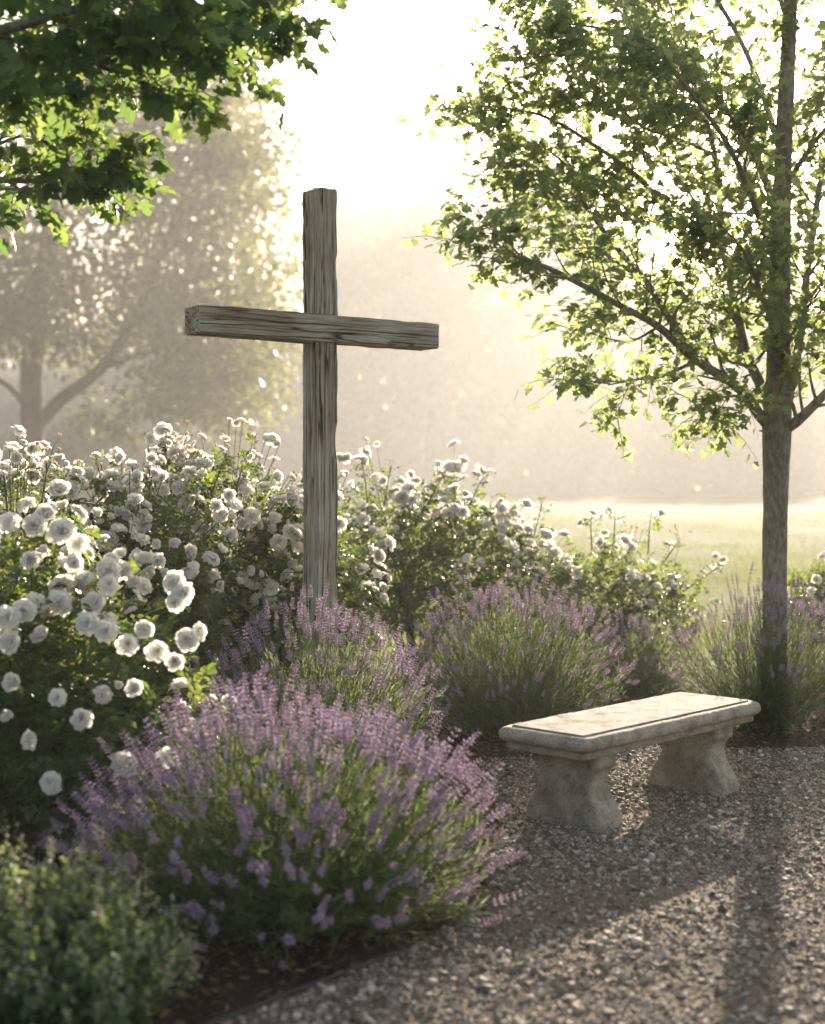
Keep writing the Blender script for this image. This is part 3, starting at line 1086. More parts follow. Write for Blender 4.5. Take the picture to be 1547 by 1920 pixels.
# --- the young maple on the right
rm = np.random.default_rng(5)
YT = 9.3
tb = at(1455, 1200, YT); tb[2] = 0
tr_pts = [tb, tb + [0, 0, .12], at(1453, 1100, YT), at(1454, 950, YT), at(1456, 800, YT), at(1460, 700, YT), at(1463, 500, YT + .05), at(1470, 250, YT), at(1482, 0, YT), at(1478, -250, YT), at(1470, -480, YT)]
trP = smooth_line(tr_pts, 6)
zrel = trP[:, 2]
trR = np.interp(zrel, [0, .08, .35, 1.3, 1.85, 2.1, 2.6, 4, 5.2, 6.4], [.13, .105, .083, .080, .095, .092, .072, .055, .04, .012])
trR = trR * (1 + .04 * np.array([noise.noise(Vector((1, z * 5, 0))) for z in zrel]))
Lm = []
def L(pts, r0, r1=.004):
    Lm.append(limb_px(pts, r0, r1))
L([(1445, 800, YT), (1425, 780, YT), (1387, 729, YT - .15), (1307, 676, YT - .3), (1235, 613, YT - .45), (1157, 570, YT - .55), (1040, 508, YT - .7), (960, 478, YT - .8), (925, 462, YT - .9)], .042)
L([(1307, 676, YT - .3), (1250, 590, YT - .2), (1210, 526, YT - .15), (1148, 454, YT - .1), (1099, 386, YT), (1060, 310, YT), (1010, 270, YT)], .026)
L([(1445, 770, YT), (1425, 720, YT), (1399, 661, YT + .1), (1380, 575, YT + .15), (1355, 459, YT + .2), (1341, 290, YT + .25), (1290, 120, YT + .3), (1240, -40, YT + .3)], .042)
L([(1355, 480, YT + .2), (1302, 459, YT + .1), (1220, 357, YT), (1167, 309, YT - .1), (1050, 232, YT - .1), (970, 205, YT - .2), (910, 208, YT - .2)], .024)
L([(1307, 676, YT - .3), (1240, 705, YT - .45), (1190, 712, YT - .55), (1140, 722, YT - .6)], .012)
L([(1400, 740, YT - .1), (1350, 745, YT - .4), (1290, 750, YT - .6)], .010)
L([(1470, 805, YT), (1500, 785, YT - .1), (1560, 725, YT - .2), (1640, 640, YT - .3), (1740, 540, YT - .3)], .042)
L([(1475, 760, YT), (1495, 660, YT + .1), (1515, 500, YT + .15), (1545, 300, YT + .2), (1580, 100, YT + .2), (1590, -100, YT + .2)], .036)
L([(1465, 420, YT), (1400, 260, YT - .2), (1290, 130, YT - .3), (1150, 60, YT - .4), (1020, 40, YT - .5)], .026)
L([(1463, 520, YT), (1420, 400, YT - .4), (1370, 280, YT - .8), (1300, 180, YT - 1.1), (1230, 90, YT - 1.2)], .024)
L([(1463, 560, YT), (1440, 430, YT + .5), (1380, 300, YT + 1.0), (1280, 200, YT + 1.3), (1180, 150, YT + 1.5)], .024)
L([(1470, 300, YT), (1400, 100, YT), (1300, -60, YT), (1180, -160, YT)], .024)
L([(1480, 50, YT), (1420, -120, YT + .3), (1340, -260, YT + .4)], .018)
L([(1478, 0, YT), (1560, -150, YT - .2), (1660, -260, YT - .3)], .02)
L([(1460, 640, YT), (1430, 560, YT - .5), (1400, 480, YT - .9), (1350, 420, YT - 1.1)], .02)
L([(1460, 680, YT), (1500, 600, YT - .5), (1540, 540, YT - .9)], .018)
L([(1470, 350, YT), (1540, 250, YT - .4), (1620, 170, YT - .7)], .02)
L([(1210, 526, YT - .15), (1140, 480, YT + .3), (1080, 440, YT + .6), (1010, 400, YT + .8)], .014)
L([(1290, 120, YT + .3), (1160, 20, YT + .3), (1040, -60, YT + .3)], .014)
L([(1099, 386, YT), (1040, 370, YT - .4), (980, 320, YT - .5)], .010)
L([(1235, 613, YT - .45), (1180, 640, YT - .2), (1120, 630, YT - .1)], .010)
L([(1341, 290, YT + .25), (1270, 260, YT + .1), (1200, 235, YT - .1), (1130, 170, YT - .1), (1060, 140, YT - .1)], .014)
L([(1230, 90, YT - 1.2), (1150, 110, YT - .8), (1060, 100, YT - .6), (1000, 110, YT - .5)], .010)
L([(1330, 420, YT + .2), (1270, 330, YT + .5), (1220, 290, YT + .6)], .010)
# the right half, out of the frame, a little sparser
L([(1560, 725, YT - .2), (1700, 640, YT + .4), (1850, 560, YT + .6)], .02)
L([(1545, 300, YT + .2), (1680, 200, YT + .3), (1800, 80, YT + .4)], .02)
spec = dict(n2=9.5, L2=.60, n3=7, L3=.24, leaves_per=5, t0=.2, up=.15, flat=.7)
_, nl = tree("maple_tree", 'slender young maple with sunlit leaves beside the bench lavender', 'tree', tuple(tb), (trP, trR), Lm, rm, spec, .069, M['maple'], M['bark'], T=MAPLE, gap=(at(1496, 165, YT), unit(np.array(SUN_DIR)), .085))
print("maple leaves", nl)

# --- the near maple whose branches hang in from the left
rn = np.random.default_rng(8)
nb = np.array([-3.5, 6.4, 0.0])
ntP = smooth_line([nb, nb + [0, 0, .2], nb + [.03, 0, 1.2], nb + [.0, .05, 2.4], nb + [.08, .05, 3.6], nb + [.1, .1, 4.6], nb + [.1, .1, 5.6]], 5)
ntR = np.interp(ntP[:, 2], [0, .15, .6, 2.4, 4.6, 5.6], [.22, .18, .15, .13, .07, .02])
Lm = []
def tp(z): return tuple((nb[0] * F_PX / nb[1] + CX, HY - (z - CAM_H) * F_PX / nb[1], nb[1]))
L([tp(2.5), (-420, 330, 6.3), (-150, 190, 6.1), (60, 120, 5.9), (240, 60, 5.7), (390, 22, 5.6), (490, 6, 5.6)], .05)
L([tp(2.3), (-420, 330, 6.2), (-150, 195, 5.9), (40, 150, 5.7), (170, 122, 5.5), (270, 95, 5.4), (360, 82, 5.3)], .04)
L([tp(2.1), (-400, 470, 6.2), (-150, 350, 6.0), (10, 338, 5.9), (100, 340, 5.8), (150, 325, 5.8), (185, 308, 5.8)], .024)
L([tp(2.8), (-420, 130, 6.3), (-100, 20, 6.2), (150, -60, 6.0), (280, -120, 5.8), (370, -160, 5.7)], .05)
L([tp(2.6), (-400, 240, 6.0), (-150, 110, 5.5), (60, 40, 5.2), (200, 0, 5.0), (290, -30, 4.9)], .035)
L([(-150, 190, 6.1), (60, 95, 6.3), (200, 80, 6.4), (320, 60, 6.4)], .02)
L([(-150, 350, 6.0), (-60, 300, 6.2), (10, 265, 6.3), (60, 250, 6.3)], .012)
L([(-150, 350, 6.0), (-60, 360, 5.9), (0, 355, 5.8), (40, 355, 5.7)], .012)
L([(250, 60, 5.7), (340, 70, 5.6), (410, 62, 5.5), (475, 74, 5.5)], .010)
L([(170, 122, 5.5), (240, 140, 5.4), (290, 160, 5.4)], .010)
L([(-150, 110, 5.5), (0, 130, 5.3), (80, 150, 5.2)], .014)
L([tp(3.3), (-420, -40, 6.2), (-150, -180, 6.0), (100, -280, 5.8)], .04)
L([tp(3.8), (-900, -200, 6.8), (-1100, -320, 7.0)], .03)
spec = dict(n2=5.6, L2=.38, n3=5, L3=.17, leaves_per=4, t0=.32, up=.02, flat=.42, droop=.08)
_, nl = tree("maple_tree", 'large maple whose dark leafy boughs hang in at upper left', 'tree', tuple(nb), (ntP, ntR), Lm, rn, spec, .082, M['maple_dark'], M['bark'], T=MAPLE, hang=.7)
print("near leaves", nl)

# --- the big tree in the mist on the left
rb = np.random.default_rng(21)
YB = 55.0
bb = at(62, 900, YB); bb[2] = float(lawn_z(YB)) - .05
btP = smooth_line([bb, bb + [0, 0, .5], at(60, 800, YB), at(60, 690, YB), at(75, 560, YB), at(95, 400, YB), at(110, 220, YB), at(115, 60, YB)], 5)
btR = np.interp(btP[:, 2], [0, 1.0, 4, 8, 13, 20], [.75, .55, .46, .40, .28, .07])
Lm = []
L([(75, 790, YB), (120, 745, YB - 0.6), (190, 690, YB - 1.2), (250, 600, YB - 1.8), (300, 480, YB - 2), (340, 380, YB - 2.4), (370, 280, YB - 2.6)], 0.3, .03)
L([(190, 690, YB - 1.2), (290, 660, YB - 2), (390, 680, YB - 2.8), (460, 710, YB - 3.2)], 0.12, .03)
L([(250, 600, YB - 1.8), (340, 560, YB - 0.8), (430, 540, YB), (500, 560, YB + 0.4)], 0.12, .03)
L([(65, 690, YB), (30, 600, YB + 0.6), (0, 520, YB + 1), (-60, 420, YB + 1.6)], 0.2, .03)
L([(55, 770, YB), (10, 720, YB - 0.6), (-60, 690, YB - 1.2), (-150, 660, YB - 1.6)], 0.14, .03)
L([(85, 480, YB), (160, 400, YB + 1.6), (240, 300, YB + 2.8), (300, 200, YB + 3.6)], 0.16, .03)
L([(95, 400, YB), (150, 260, YB - 1.2), (200, 150, YB - 2), (240, 70, YB - 2.4)], 0.16, .03)
L([(110, 220, YB), (60, 120, YB + 1), (20, 40, YB + 1.6)], 0.1, .03)
L([(300, 480, YB - 2), (390, 420, YB - 2), (470, 390, YB - 2)], 0.1, .03)
L([(340, 380, YB - 2.4), (420, 300, YB - 1.8), (480, 250, YB - 1.4)], 0.08, .03)
L([(75, 560, YB), (170, 520, YB + 2.4), (290, 470, YB + 4), (400, 460, YB + 4.8)], 0.14, .03)
L([(0, 520, YB + 1), (-100, 560, YB + 0.8), (-180, 600, YB + 0.4)], 0.1, .03)
L([(240, 300, YB + 2.8), (350, 230, YB + 3.2), (440, 180, YB + 3.2)], 0.08, .03)
# leaf clumps round the branching, drooping low on the right
ext = []
clumps = []
zones = [((70, 600), (90, 60), 46), ((-20, 600), (80, 60), 26), ((400, 640), (110, 80), 95), ((450, 730), (65, 55), 45), ((350, 720), (60, 50), 25), ((430, 500), (110, 90), 80), ((440, 330), (80, 90), 60), ((330, 330), (110, 130), 80), ((300, 560), (90, 80), 50), ((180, 420), (130, 160), 100),
         ((180, 230), (160, 130), 90), ((420, 220), (70, 90), 45), ((30, 520), (110, 80), 50), ((-80, 480), (150, 150), 60), ((-90, 640), (90, 50), 16), ((200, 630), (50, 35), 8), ((120, 80), (160, 90), 50), ((330, 120), (90, 60), 24), ((190, 770), (26, 30), 8), ((400, 760), (40, 30), 12), ((300, 740), (26, 24), 8), ((490, 640), (40, 60), 24)]
for (c, s, k) in zones:
    for _ in range(int(k * .82)):
        while True:
            a, b = rb.uniform(-1, 1, 2)
            if a * a + b * b < 1: break
        clumps.append(at(c[0] + a * s[0], c[1] + b * s[1], YB + rb.normal(0, 3.6)))
for c in clumps:
    k = int(rb.uniform(36, 92))
    off = rb.normal(0, 1, (k, 3)) * np.array([.56, .56, .38])
    for o_ in off:
        ext.append((c + o_, unit(o_ + rb.normal(0, .1, 3))))
spec = dict(n2=.55, L2=3.2, n3=4, L3=1.2, leaves_per=4, t0=.45, up=.2, flat=.7)
_, nl = tree("broadleaf_tree", 'big spreading tree fading into golden mist behind the roses', 'tree', tuple(bb), (btP, btR), Lm, rb, spec, .33, M['far_leaf'], M['bark_far'], T=QUAD, extra=ext)
print("far leaves", nl)

# --- shrubs in the mist behind it
def leafy_shrub(name, label, base, lobes, k, size, m, r_):
    root = tag(empty(name, base), label, 'shrub')
    mb = MB()
    P = []
    for (c, rad, n_) in lobes:
        q = unit(r_.normal(size=(n_, 3)))
        f = r_.uniform(.45, 1.05, n_) ** .7
        P.append(np.asarray(c) + q * f[:, None] * np.asarray(rad))
    P = np.concatenate(P)
    P = P[P[:, 2] > base[2]]
    n_ = len(P)
    scatter(mb, QUAD[0], QUAD[1], P, frames(unit(r_.normal(size=(n_, 3))), unit(r_.normal(size=(n_, 3)))), r_.uniform(.6, 1.2, n_) * size)
    mb.build("foliage", m, root, smooth=False)
    mb = MB()
    for (c, rad, n_) in lobes:
        for _ in range(5):
            e = np.asarray(c) + r_.normal(0, .35, 3) * np.asarray(rad)
            s = np.asarray(base) + np.array([r_.normal(0, .15), r_.normal(0, .15), 0])
            tube(mb, smooth_line([s, (s + e) / 2 + [0, 0, .15], e], 3), np.linspace(.03, .008, 7), 5)
    mb.build("stems", M['bark_far'], root)
    return root


for (px, py, y, h, w, lab) in ((130, 850, 90, 6.4, 5.6, 'rounded hazy shrub low beside the big misty tree trunk'), (290, 870, 105, 5.2, 7.4, 'low wide shrub dissolving in mist right of the big trunk')):
    b = at(px, 900, y); b[2] = float(lawn_z(y))
    lob = [(b + np.array([rb.uniform(-1, 1) * w * .6, rb.uniform(-.6, .6), h * rb.uniform(.3, .68)]), (w * .5, w * .45, h * .34), 1500) for _ in range(6)]
    leafy_shrub("misty_shrub", lab, tuple(b), lob, 0, .46, M['far_leaf'], rb)

# --- the far wood, one mass in the mist
rw = np.random.default_rng(33)
mb = MB()
tk = MB()
WD = 220.0
for k in range(52):
    px = -800 + k * 60 + rw.uniform(-25, 25)
    y = rw.uniform(200, 255)
    x = (px - CX) * WD / F_PX
    top_px = np.interp(px, [-700, 0, 480, 600, 640, 730, 800, 920, 1000, 1150, 1300, 1600, 2400], [540, 580, 620, 540, 370, 290, 400, 280, 350, 420, 500, 520, 480]) + rw.uniform(-50, 90)
    H = 1.5 + (HY - top_px) * WD / F_PX
    z0 = float(lawn_z(y)) - .1
    nb_ = 112
    Wd = rw.uniform(8.2, 12.0)
    for q in range(nb_):
        t = rw.random() ** .95
        zc = z0 + .3 + (H - z0 - 2.0) * t
        rr = Wd * (1 - .75 * max(0, t - .35) / .65) * rw.uniform(.15, 1.0)
        an = rw.uniform(0, 6.28)
        c = np.array([x + rr * math.cos(an), y + rr * math.sin(an), zc])
        n_ = 40
        off = rw.normal(0, 1, (n_, 3)) * np.array([2.0, 2.0, 1.5])
        scatter(mb, QUAD[0], QUAD[1], c + off, frames(unit(off + rw.normal(0, .3, (n_, 3))), unit(rw.normal(size=(n_, 3)))), rw.uniform(1.0, 2.0, n_))
    tube(tk, np.array([[x, y, z0], [x + rw.normal(0, .2), y, z0 + H * .4], [x + rw.normal(0, .4), y, H * .8]]), np.array([.85, .6, .2]), 6)
for k in range(70):
    y = rw.uniform(168, 215)
    px = rw.uniform(-500, 2100)
    c0 = np.array([(px - CX) * y / F_PX, y, float(lawn_z(y))])
    hh, ww = rw.uniform(1.2, 5.0), rw.uniform(2.0, 6.0)
    n_ = 160
    q = unit(rw.normal(size=(n_, 3)))
    q[:, 2] = np.abs(q[:, 2])
    off = q * np.array([ww, ww, hh]) * rw.uniform(.4, 1.1, (n_, 1))
    scatter(mb, QUAD[0], QUAD[1], c0 + off, frames(unit(rw.normal(size=(n_, 3))), unit(rw.normal(size=(n_, 3)))), rw.uniform(.8, 1.7, n_))
mb2 = MB()
mb2.v, mb2.f, mb2.n = mb.v, mb.f, mb.n
for f, _ in tk.f:
    mb2.f.append((f + mb2.n, 1))
mb2.v += tk.v
mb2.n += tk.n
tag(mb2.build("woodland", [M['wood_leaf'], M['bark_far']], smooth=False), 'far line of trees dissolving into the morning mist', 'wood', kind='stuff')

# ------------------------------------------------------------------ rose bushes
def rose_bush(label, base, lobes, n_leaf, n_bloom, seed, bloom=.082, sprigs=(), fixed=(), low=-.15, buds=12, face=(0, -.5, .5), stam=0):
    r_ = np.random.default_rng(seed)
    root = tag(empty("rose_bush", base), label, 'rose bush', 'white rose bushes along the back of the bed')
    base = np.asarray(base, dtype=float)
    lobes = [(np.asarray(c, dtype=float), np.asarray(q, dtype=float), w) for c, q, w in lobes]
    wts = np.array([w for _, _, w in lobes]); wts = wts / wts.sum()

    def lump(d, k):
        return 1 + .16 * np.array([noise.noise(Vector(tuple(x * 2.6)) + Vector((seed, k, 0))) for x in d]) * 2

    P, D = [], []
    for k, (c, q, w) in enumerate(lobes):
        n_ = int(n_leaf * wts[k])
        d = unit(r_.normal(size=(n_, 3)))
        f = (r_.uniform(.10, 1.0, n_)) ** .42 * lump(d, k) * r_.uniform(.9, 1.06, n_)
        P.append(c + d * f[:, None] * q); D.append(d)
    P, D = np.concatenate(P), np.concatenate(D)
    keep = P[:, 2] > .06
    P, D = P[keep], D[keep]
    n_ = len(P)
    d = unit(D * .6 + r_.normal(0, .6, (n_, 3)) + np.array([0, 0, -.25]))
    nr = unit(D * .5 + np.stack([r_.normal(0, .5, n_), r_.normal(0, .5, n_), np.full(n_, .8)], -1))
    fol = MB()
    scatter(fol, COMP[0], COMP[1], P, frames(d, nr), r_.uniform(.075, .135, n_))
    # canes
    cane = MB()
    for k, (c, q, w) in enumerate(lobes):
        for _ in range(max(4, int(30 * wts[k]))):
            dd = unit(r_.normal(size=3)); dd[2] = abs(dd[2]) * .8
            e = c + dd * q * r_.uniform(.75, 1.0)
            s = base + np.array([r_.normal(0, .05), r_.normal(0, .05), 0])
            mid = (s + e) / 2 + np.array([0, 0, .18]) + r_.normal(0, .05, 3)
            tube(cane, smooth_line([s, mid, e], 5), np.linspace(.008, .0025, 11), 5)
    # blooms
    B = []          # position, axis, size, kind
    tries = 0
    nclus = max(1, int(n_bloom / 3.2))
    while len(B) < n_bloom and tries < 9000:
        tries += 1
        k = r_.choice(len(lobes), p=wts)
        c, q, w = lobes[k]
        dd = unit(r_.normal(size=3) + np.array(face) * 1.1)
        if dd[2] < low or (dd[2] < .2 and r_.random() < .55):
            continue
        p = c + dd * q * lump(dd[None], k)[0] * r_.uniform(1.0, 1.12)
        if any(np.linalg.norm((p - c2) / q2) < .86 for j, (c2, q2, w2) in enumerate(lobes) if j != k):
            continue
        m = int(r_.choice([1, 2, 3, 4, 5, 7]))
        for _ in range(m):
            off = r_.normal(0, .058, 3) if m > 1 else np.zeros(3)
            if B and min(np.linalg.norm(b[0] - p - off) for b in B) < bloom * .52:
                continue
            ax = unit(dd * .9 + np.array([0, -.25, .45]) + r_.normal(0, .75, 3))
            B.append((p + off, ax, bloom * r_.uniform(.5, 1.25), 5 if r_.random() < .06 else int(r_.integers(0, 5))))
    for (px, py, y, s) in fixed:
        ax = unit(np.array([r_.normal(0, .35), -1, r_.uniform(.0, .6)]))
        B.append((at(px, py, y), ax, s, int(r_.choice([0, 1, 3, 4]))))
    for (p, ax, s, kd) in B:
        c, q = min(((c, q) for c, q, w in lobes), key=lambda v: np.linalg.norm((p - v[0]) / v[1]))
        e = c + (p - c) * .40
        tube(cane, np.array([e, (e + p) / 2 + [0, 0, -.012], p - np.asarray(ax) * .1 * s, p]), .0022, 3)
    # sprigs that stand above the bush: cane, a few leaves, a cluster
    extraL = []
    Bd = []
    for (pts, nf, nb2, sz) in sprigs:
        C = smooth_line([at(*p) for p in pts], 5)
        tube(cane, C, np.linspace(.006, .0025, len(C)), 5)
        tip = C[-1]
        for u in np.linspace(.25, .95, 9):
            i = int(u * (len(C) - 1))
            extraL.append((C[i], unit(np.array([r_.normal(), r_.normal(), .3]))))
        for _ in range(nf):
            o_ = r_.normal(0, .05, 3) + np.array([0, 0, .01])
            p = tip + o_
            tube(cane, np.array([tip - [0, 0, .06], (tip + p) / 2 - [0, 0, .02], p]), .0018, 3)
            B.append((p, unit(np.array([r_.normal(0, .6), -.5 + r_.normal(0, .5), .8])), sz * r_.uniform(.8, 1.1), int(r_.integers(0, 5))))
        for _ in range(nb2):
            p = tip + r_.normal(0, .05, 3) + np.array([0, 0, .05])
            tube(cane, np.array([tip - [0, 0, .05], (tip + p) / 2 + [0, 0, .01], p]), .0014, 3)
            Bd.append((p, unit(p - tip + np.array([0, 0, .08])), .030))
    for _ in range(buds):
        k = r_.choice(len(lobes), p=wts)
        c, q, w = lobes[k]
        dd = unit(r_.normal(size=3) + np.array([0, -.2, 1.0]))
        s = c + dd * q * .95
        p = s + unit(dd + np.array([0, 0, .8])) * r_.uniform(.08, .2)
        tube(cane, np.array([s, (s + p) / 2, p]), .002, 3)
        Bd.append((p, unit(p - s), r_.uniform(.022, .034)))
        extraL.append(((s + p) / 2, unit(r_.normal(size=3))))
    if extraL:
        A = np.array([a for a, _ in extraL]); Dd = np.array([b for _, b in extraL])
        scatter(fol, COMP[0], COMP[1], A, frames(Dd, unit(np.array([[0, -.2, 1.0]]) + r_.normal(0, .3, A.shape))), r_.uniform(.07, .11, len(A)))
    cane.build("canes", M['rose_stem'], root)
    fol.build("foliage", M['rose_leaf'], root, smooth=False)
    # the blooms that show most are parts of their own, the rest one mass
    camp = np.array([0, 0, CAM_H])

    def score(b):
        to = unit(camp - b[0])
        k = min(((b[0] - c) / q for c, q, w in lobes), key=lambda v: np.linalg.norm(v))
        return float(np.dot(unit(k), to)) + .8 * k[2]
    B.sort(key=score, reverse=True)
    for bi, (p, ax, s, kd) in enumerate(B[:96]):
        o = bpy.data.objects.new("rose_bloom", ROSE_MESH[kd])
        COL.objects.link(o)
        o.parent = root
        o.location = p - base
        o.rotation_euler = Vector(ax).to_track_quat('Z', 'Y').to_euler()
        o.scale = (s * 1.05,) * 3
        if kd in (0, 3, 4) and bi < stam:
            st = bpy.data.objects.new("stamens", STAMEN_MESH)
            COL.objects.link(st)
            st.parent = o
    rest = B[96:]
    if rest:
        mb = MB()
        for kd in range(5):
            w = [b for b in rest if b[3] % 5 == kd]
            if w:
                scatter(mb, ROSE_T[kd][0], ROSE_T[kd][1], np.array([b[0] for b in w]), frames_z(np.array([b[1] for b in w]), r_), np.array([b[2] for b in w]))
        tag(mb.build("bloom_mass", M['petal'], root), kind='stuff')
    for (p, ax, s) in Bd[:60]:
        o = bpy.data.objects.new("rose_bud", BUD_MESH)
        COL.objects.link(o)
        o.parent = root
        o.location = p - base
        o.rotation_euler = Vector(ax).to_track_quat('Z', 'Y').to_euler()
        o.scale = (s,) * 3
    return root


rose_bush('large white rose bush in the near left foreground with big blooms', (-1.62, 5.75, .004),
          [((-1.62, 5.85, .72), (.68, .62, .62), 3), ((-1.30, 5.6, .52), (.44, .46, .50), 2.2), ((-1.95, 5.5, .62), (.5, .5, .62), 1.6), ((-1.10, 5.75, .42), (.30, .34, .40), 1)],
          3800, 120, 41, .086,
          fixed=[(28, 1280, 5.0, .078), (155, 1347, 4.95, .085), (97, 1467, 4.9, .082), (256, 1292, 5.05, .075), (108, 1308, 5.0, .06), (20, 1205, 5.1, .085), (240, 1208, 5.1, .08), (297, 1222, 5.15, .085), (350, 1200, 5.15, .085), (372, 1182, 5.2, .07), (330, 1240, 5.15, .075), (200, 1185, 5.2, .08), (165, 1170, 5.2, .085), (330, 1095, 5.35, .095), (345, 1115, 5.3, .09), (330, 1130, 5.3, .07), (200, 1070, 5.4, .10), (205, 1095, 5.35, .08), (315, 1420, 4.9, .075), (270, 1180, 5.2, .07), (15, 1160, 5.1, .09), (45, 1145, 5.15, .085), (150, 1020, 5.5, .085), (110, 1000, 5.55, .085), (65, 985, 5.6, .09), (20, 980, 5.6, .09), (60, 1050, 5.4, .08)],
          buds=12, stam=9)
rose_bush('white rose bush at the far left edge under the misty tree trunk', (-2.05, 7.5, .004),
          [((-2.15, 7.5, .90), (.75, .6, .66), 3), ((-1.55, 7.6, .88), (.55, .55, .66), 2), ((-2.7, 7.3, .9), (.5, .5, .6), 1.2)],
          4200, 330, 42, .086,
          sprigs=[([(75, 960, 7.0), (85, 900, 7.0), (88, 868, 7.0)], 0, 7, .05), ([(15, 960, 7.0), (10, 910, 7.0), (8, 892, 7.0)], 2, 1, .08), ([(130, 950, 7.2), (140, 905, 7.2), (150, 890, 7.2)], 3, 2, .07)], buds=16)
rose_bush('white rose bush with one tall sprig directly left of the cross', (-1.05, 8.55, .004),
          [((-1.15, 8.55, .98), (.62, .55, .72), 3), ((-.72, 8.65, .80), (.46, .5, .62), 2), ((-1.6, 8.4, .85), (.5, .5, .68), 1.6)],
          4000, 300, 43, .084,
          sprigs=[([(325, 960, 8.2), (315, 880, 8.2), (308, 830, 8.2)], 6, 4, .06), ([(360, 930, 8.2), (350, 870, 8.2), (345, 830, 8.2)], 3, 3, .05), ([(395, 930, 8.2), (410, 890, 8.2), (425, 850, 8.2)], 1, 5, .055), ([(440, 930, 8.2), (450, 890, 8.2), (455, 880, 8.2)], 3, 2, .06), ([(395, 920, 8.2), (400, 880, 8.2), (400, 868, 8.2)], 3, 0, .08)], buds=18)
rose_bush('broad white rose bush directly right of the cross post', (.03, 11.0, .004),
          [((-.15, 11.0, .90), (.62, .6, .68), 2.4), ((.38, 11.0, .84), (.60, .55, .64), 2.2), ((.84, 11.1, .64), (.48, .5, .54), 1.4), ((-.56, 10.9, .85), (.5, .5, .62), 1.2)],
          4000, 190, 44, .098,
          sprigs=[([(690, 960, 10.6), (685, 900, 10.6), (680, 868, 10.6)], 5, 0, .092), ([(720, 950, 10.6), (728, 900, 10.6), (732, 880, 10.6)], 0, 4, .06), ([(850, 960, 10.6), (852, 910, 10.6), (850, 872, 10.6)], 8, 0, .10), ([(880, 950, 10.6), (895, 915, 10.6), (905, 898, 10.6)], 3, 1, .09), ([(1000, 1010, 10.9), (1010, 970, 10.9), (1015, 948, 10.9)], 0, 6, .05)], buds=14)
rose_bush('sparse leafy rose bush with few white blooms right of centre', (1.72, 11.4, .004),
          [((1.57, 11.4, .60), (.48, .45, .50), 2.2), ((2.0, 11.35, .46), (.42, .42, .42), 1.6), ((1.25, 11.3, .50), (.36, .38, .42), 1)],
          1700, 34, 45, .088,
          sprigs=[([(1215, 1040, 11.2), (1218, 990, 11.2), (1222, 962, 11.2)], 1, 0, .078), ([(1150, 1030, 11.2), (1153, 980, 11.2), (1153, 958, 11.2)], 1, 0, .066), ([(1110, 1030, 11.2), (1108, 990, 11.2), (1108, 972, 11.2)], 3, 1, .075), ([(1280, 1110, 11.2), (1330, 1075, 11.2), (1352, 1062, 11.2)], 2, 2, .07), ([(1240, 1060, 11.2), (1262, 1030, 11.2), (1275, 1010, 11.2)], 0, 4, .05)], buds=12)
rose_bush('small rose bush at the right edge behind the maple trunk', (3.25, 11.3, .004),
          [((3.35, 11.3, .48), (.36, .4, .38), 2), ((3.7, 11.35, .5), (.42, .4, .42), 1.6)], 1300, 22, 46, .075, buds=8)

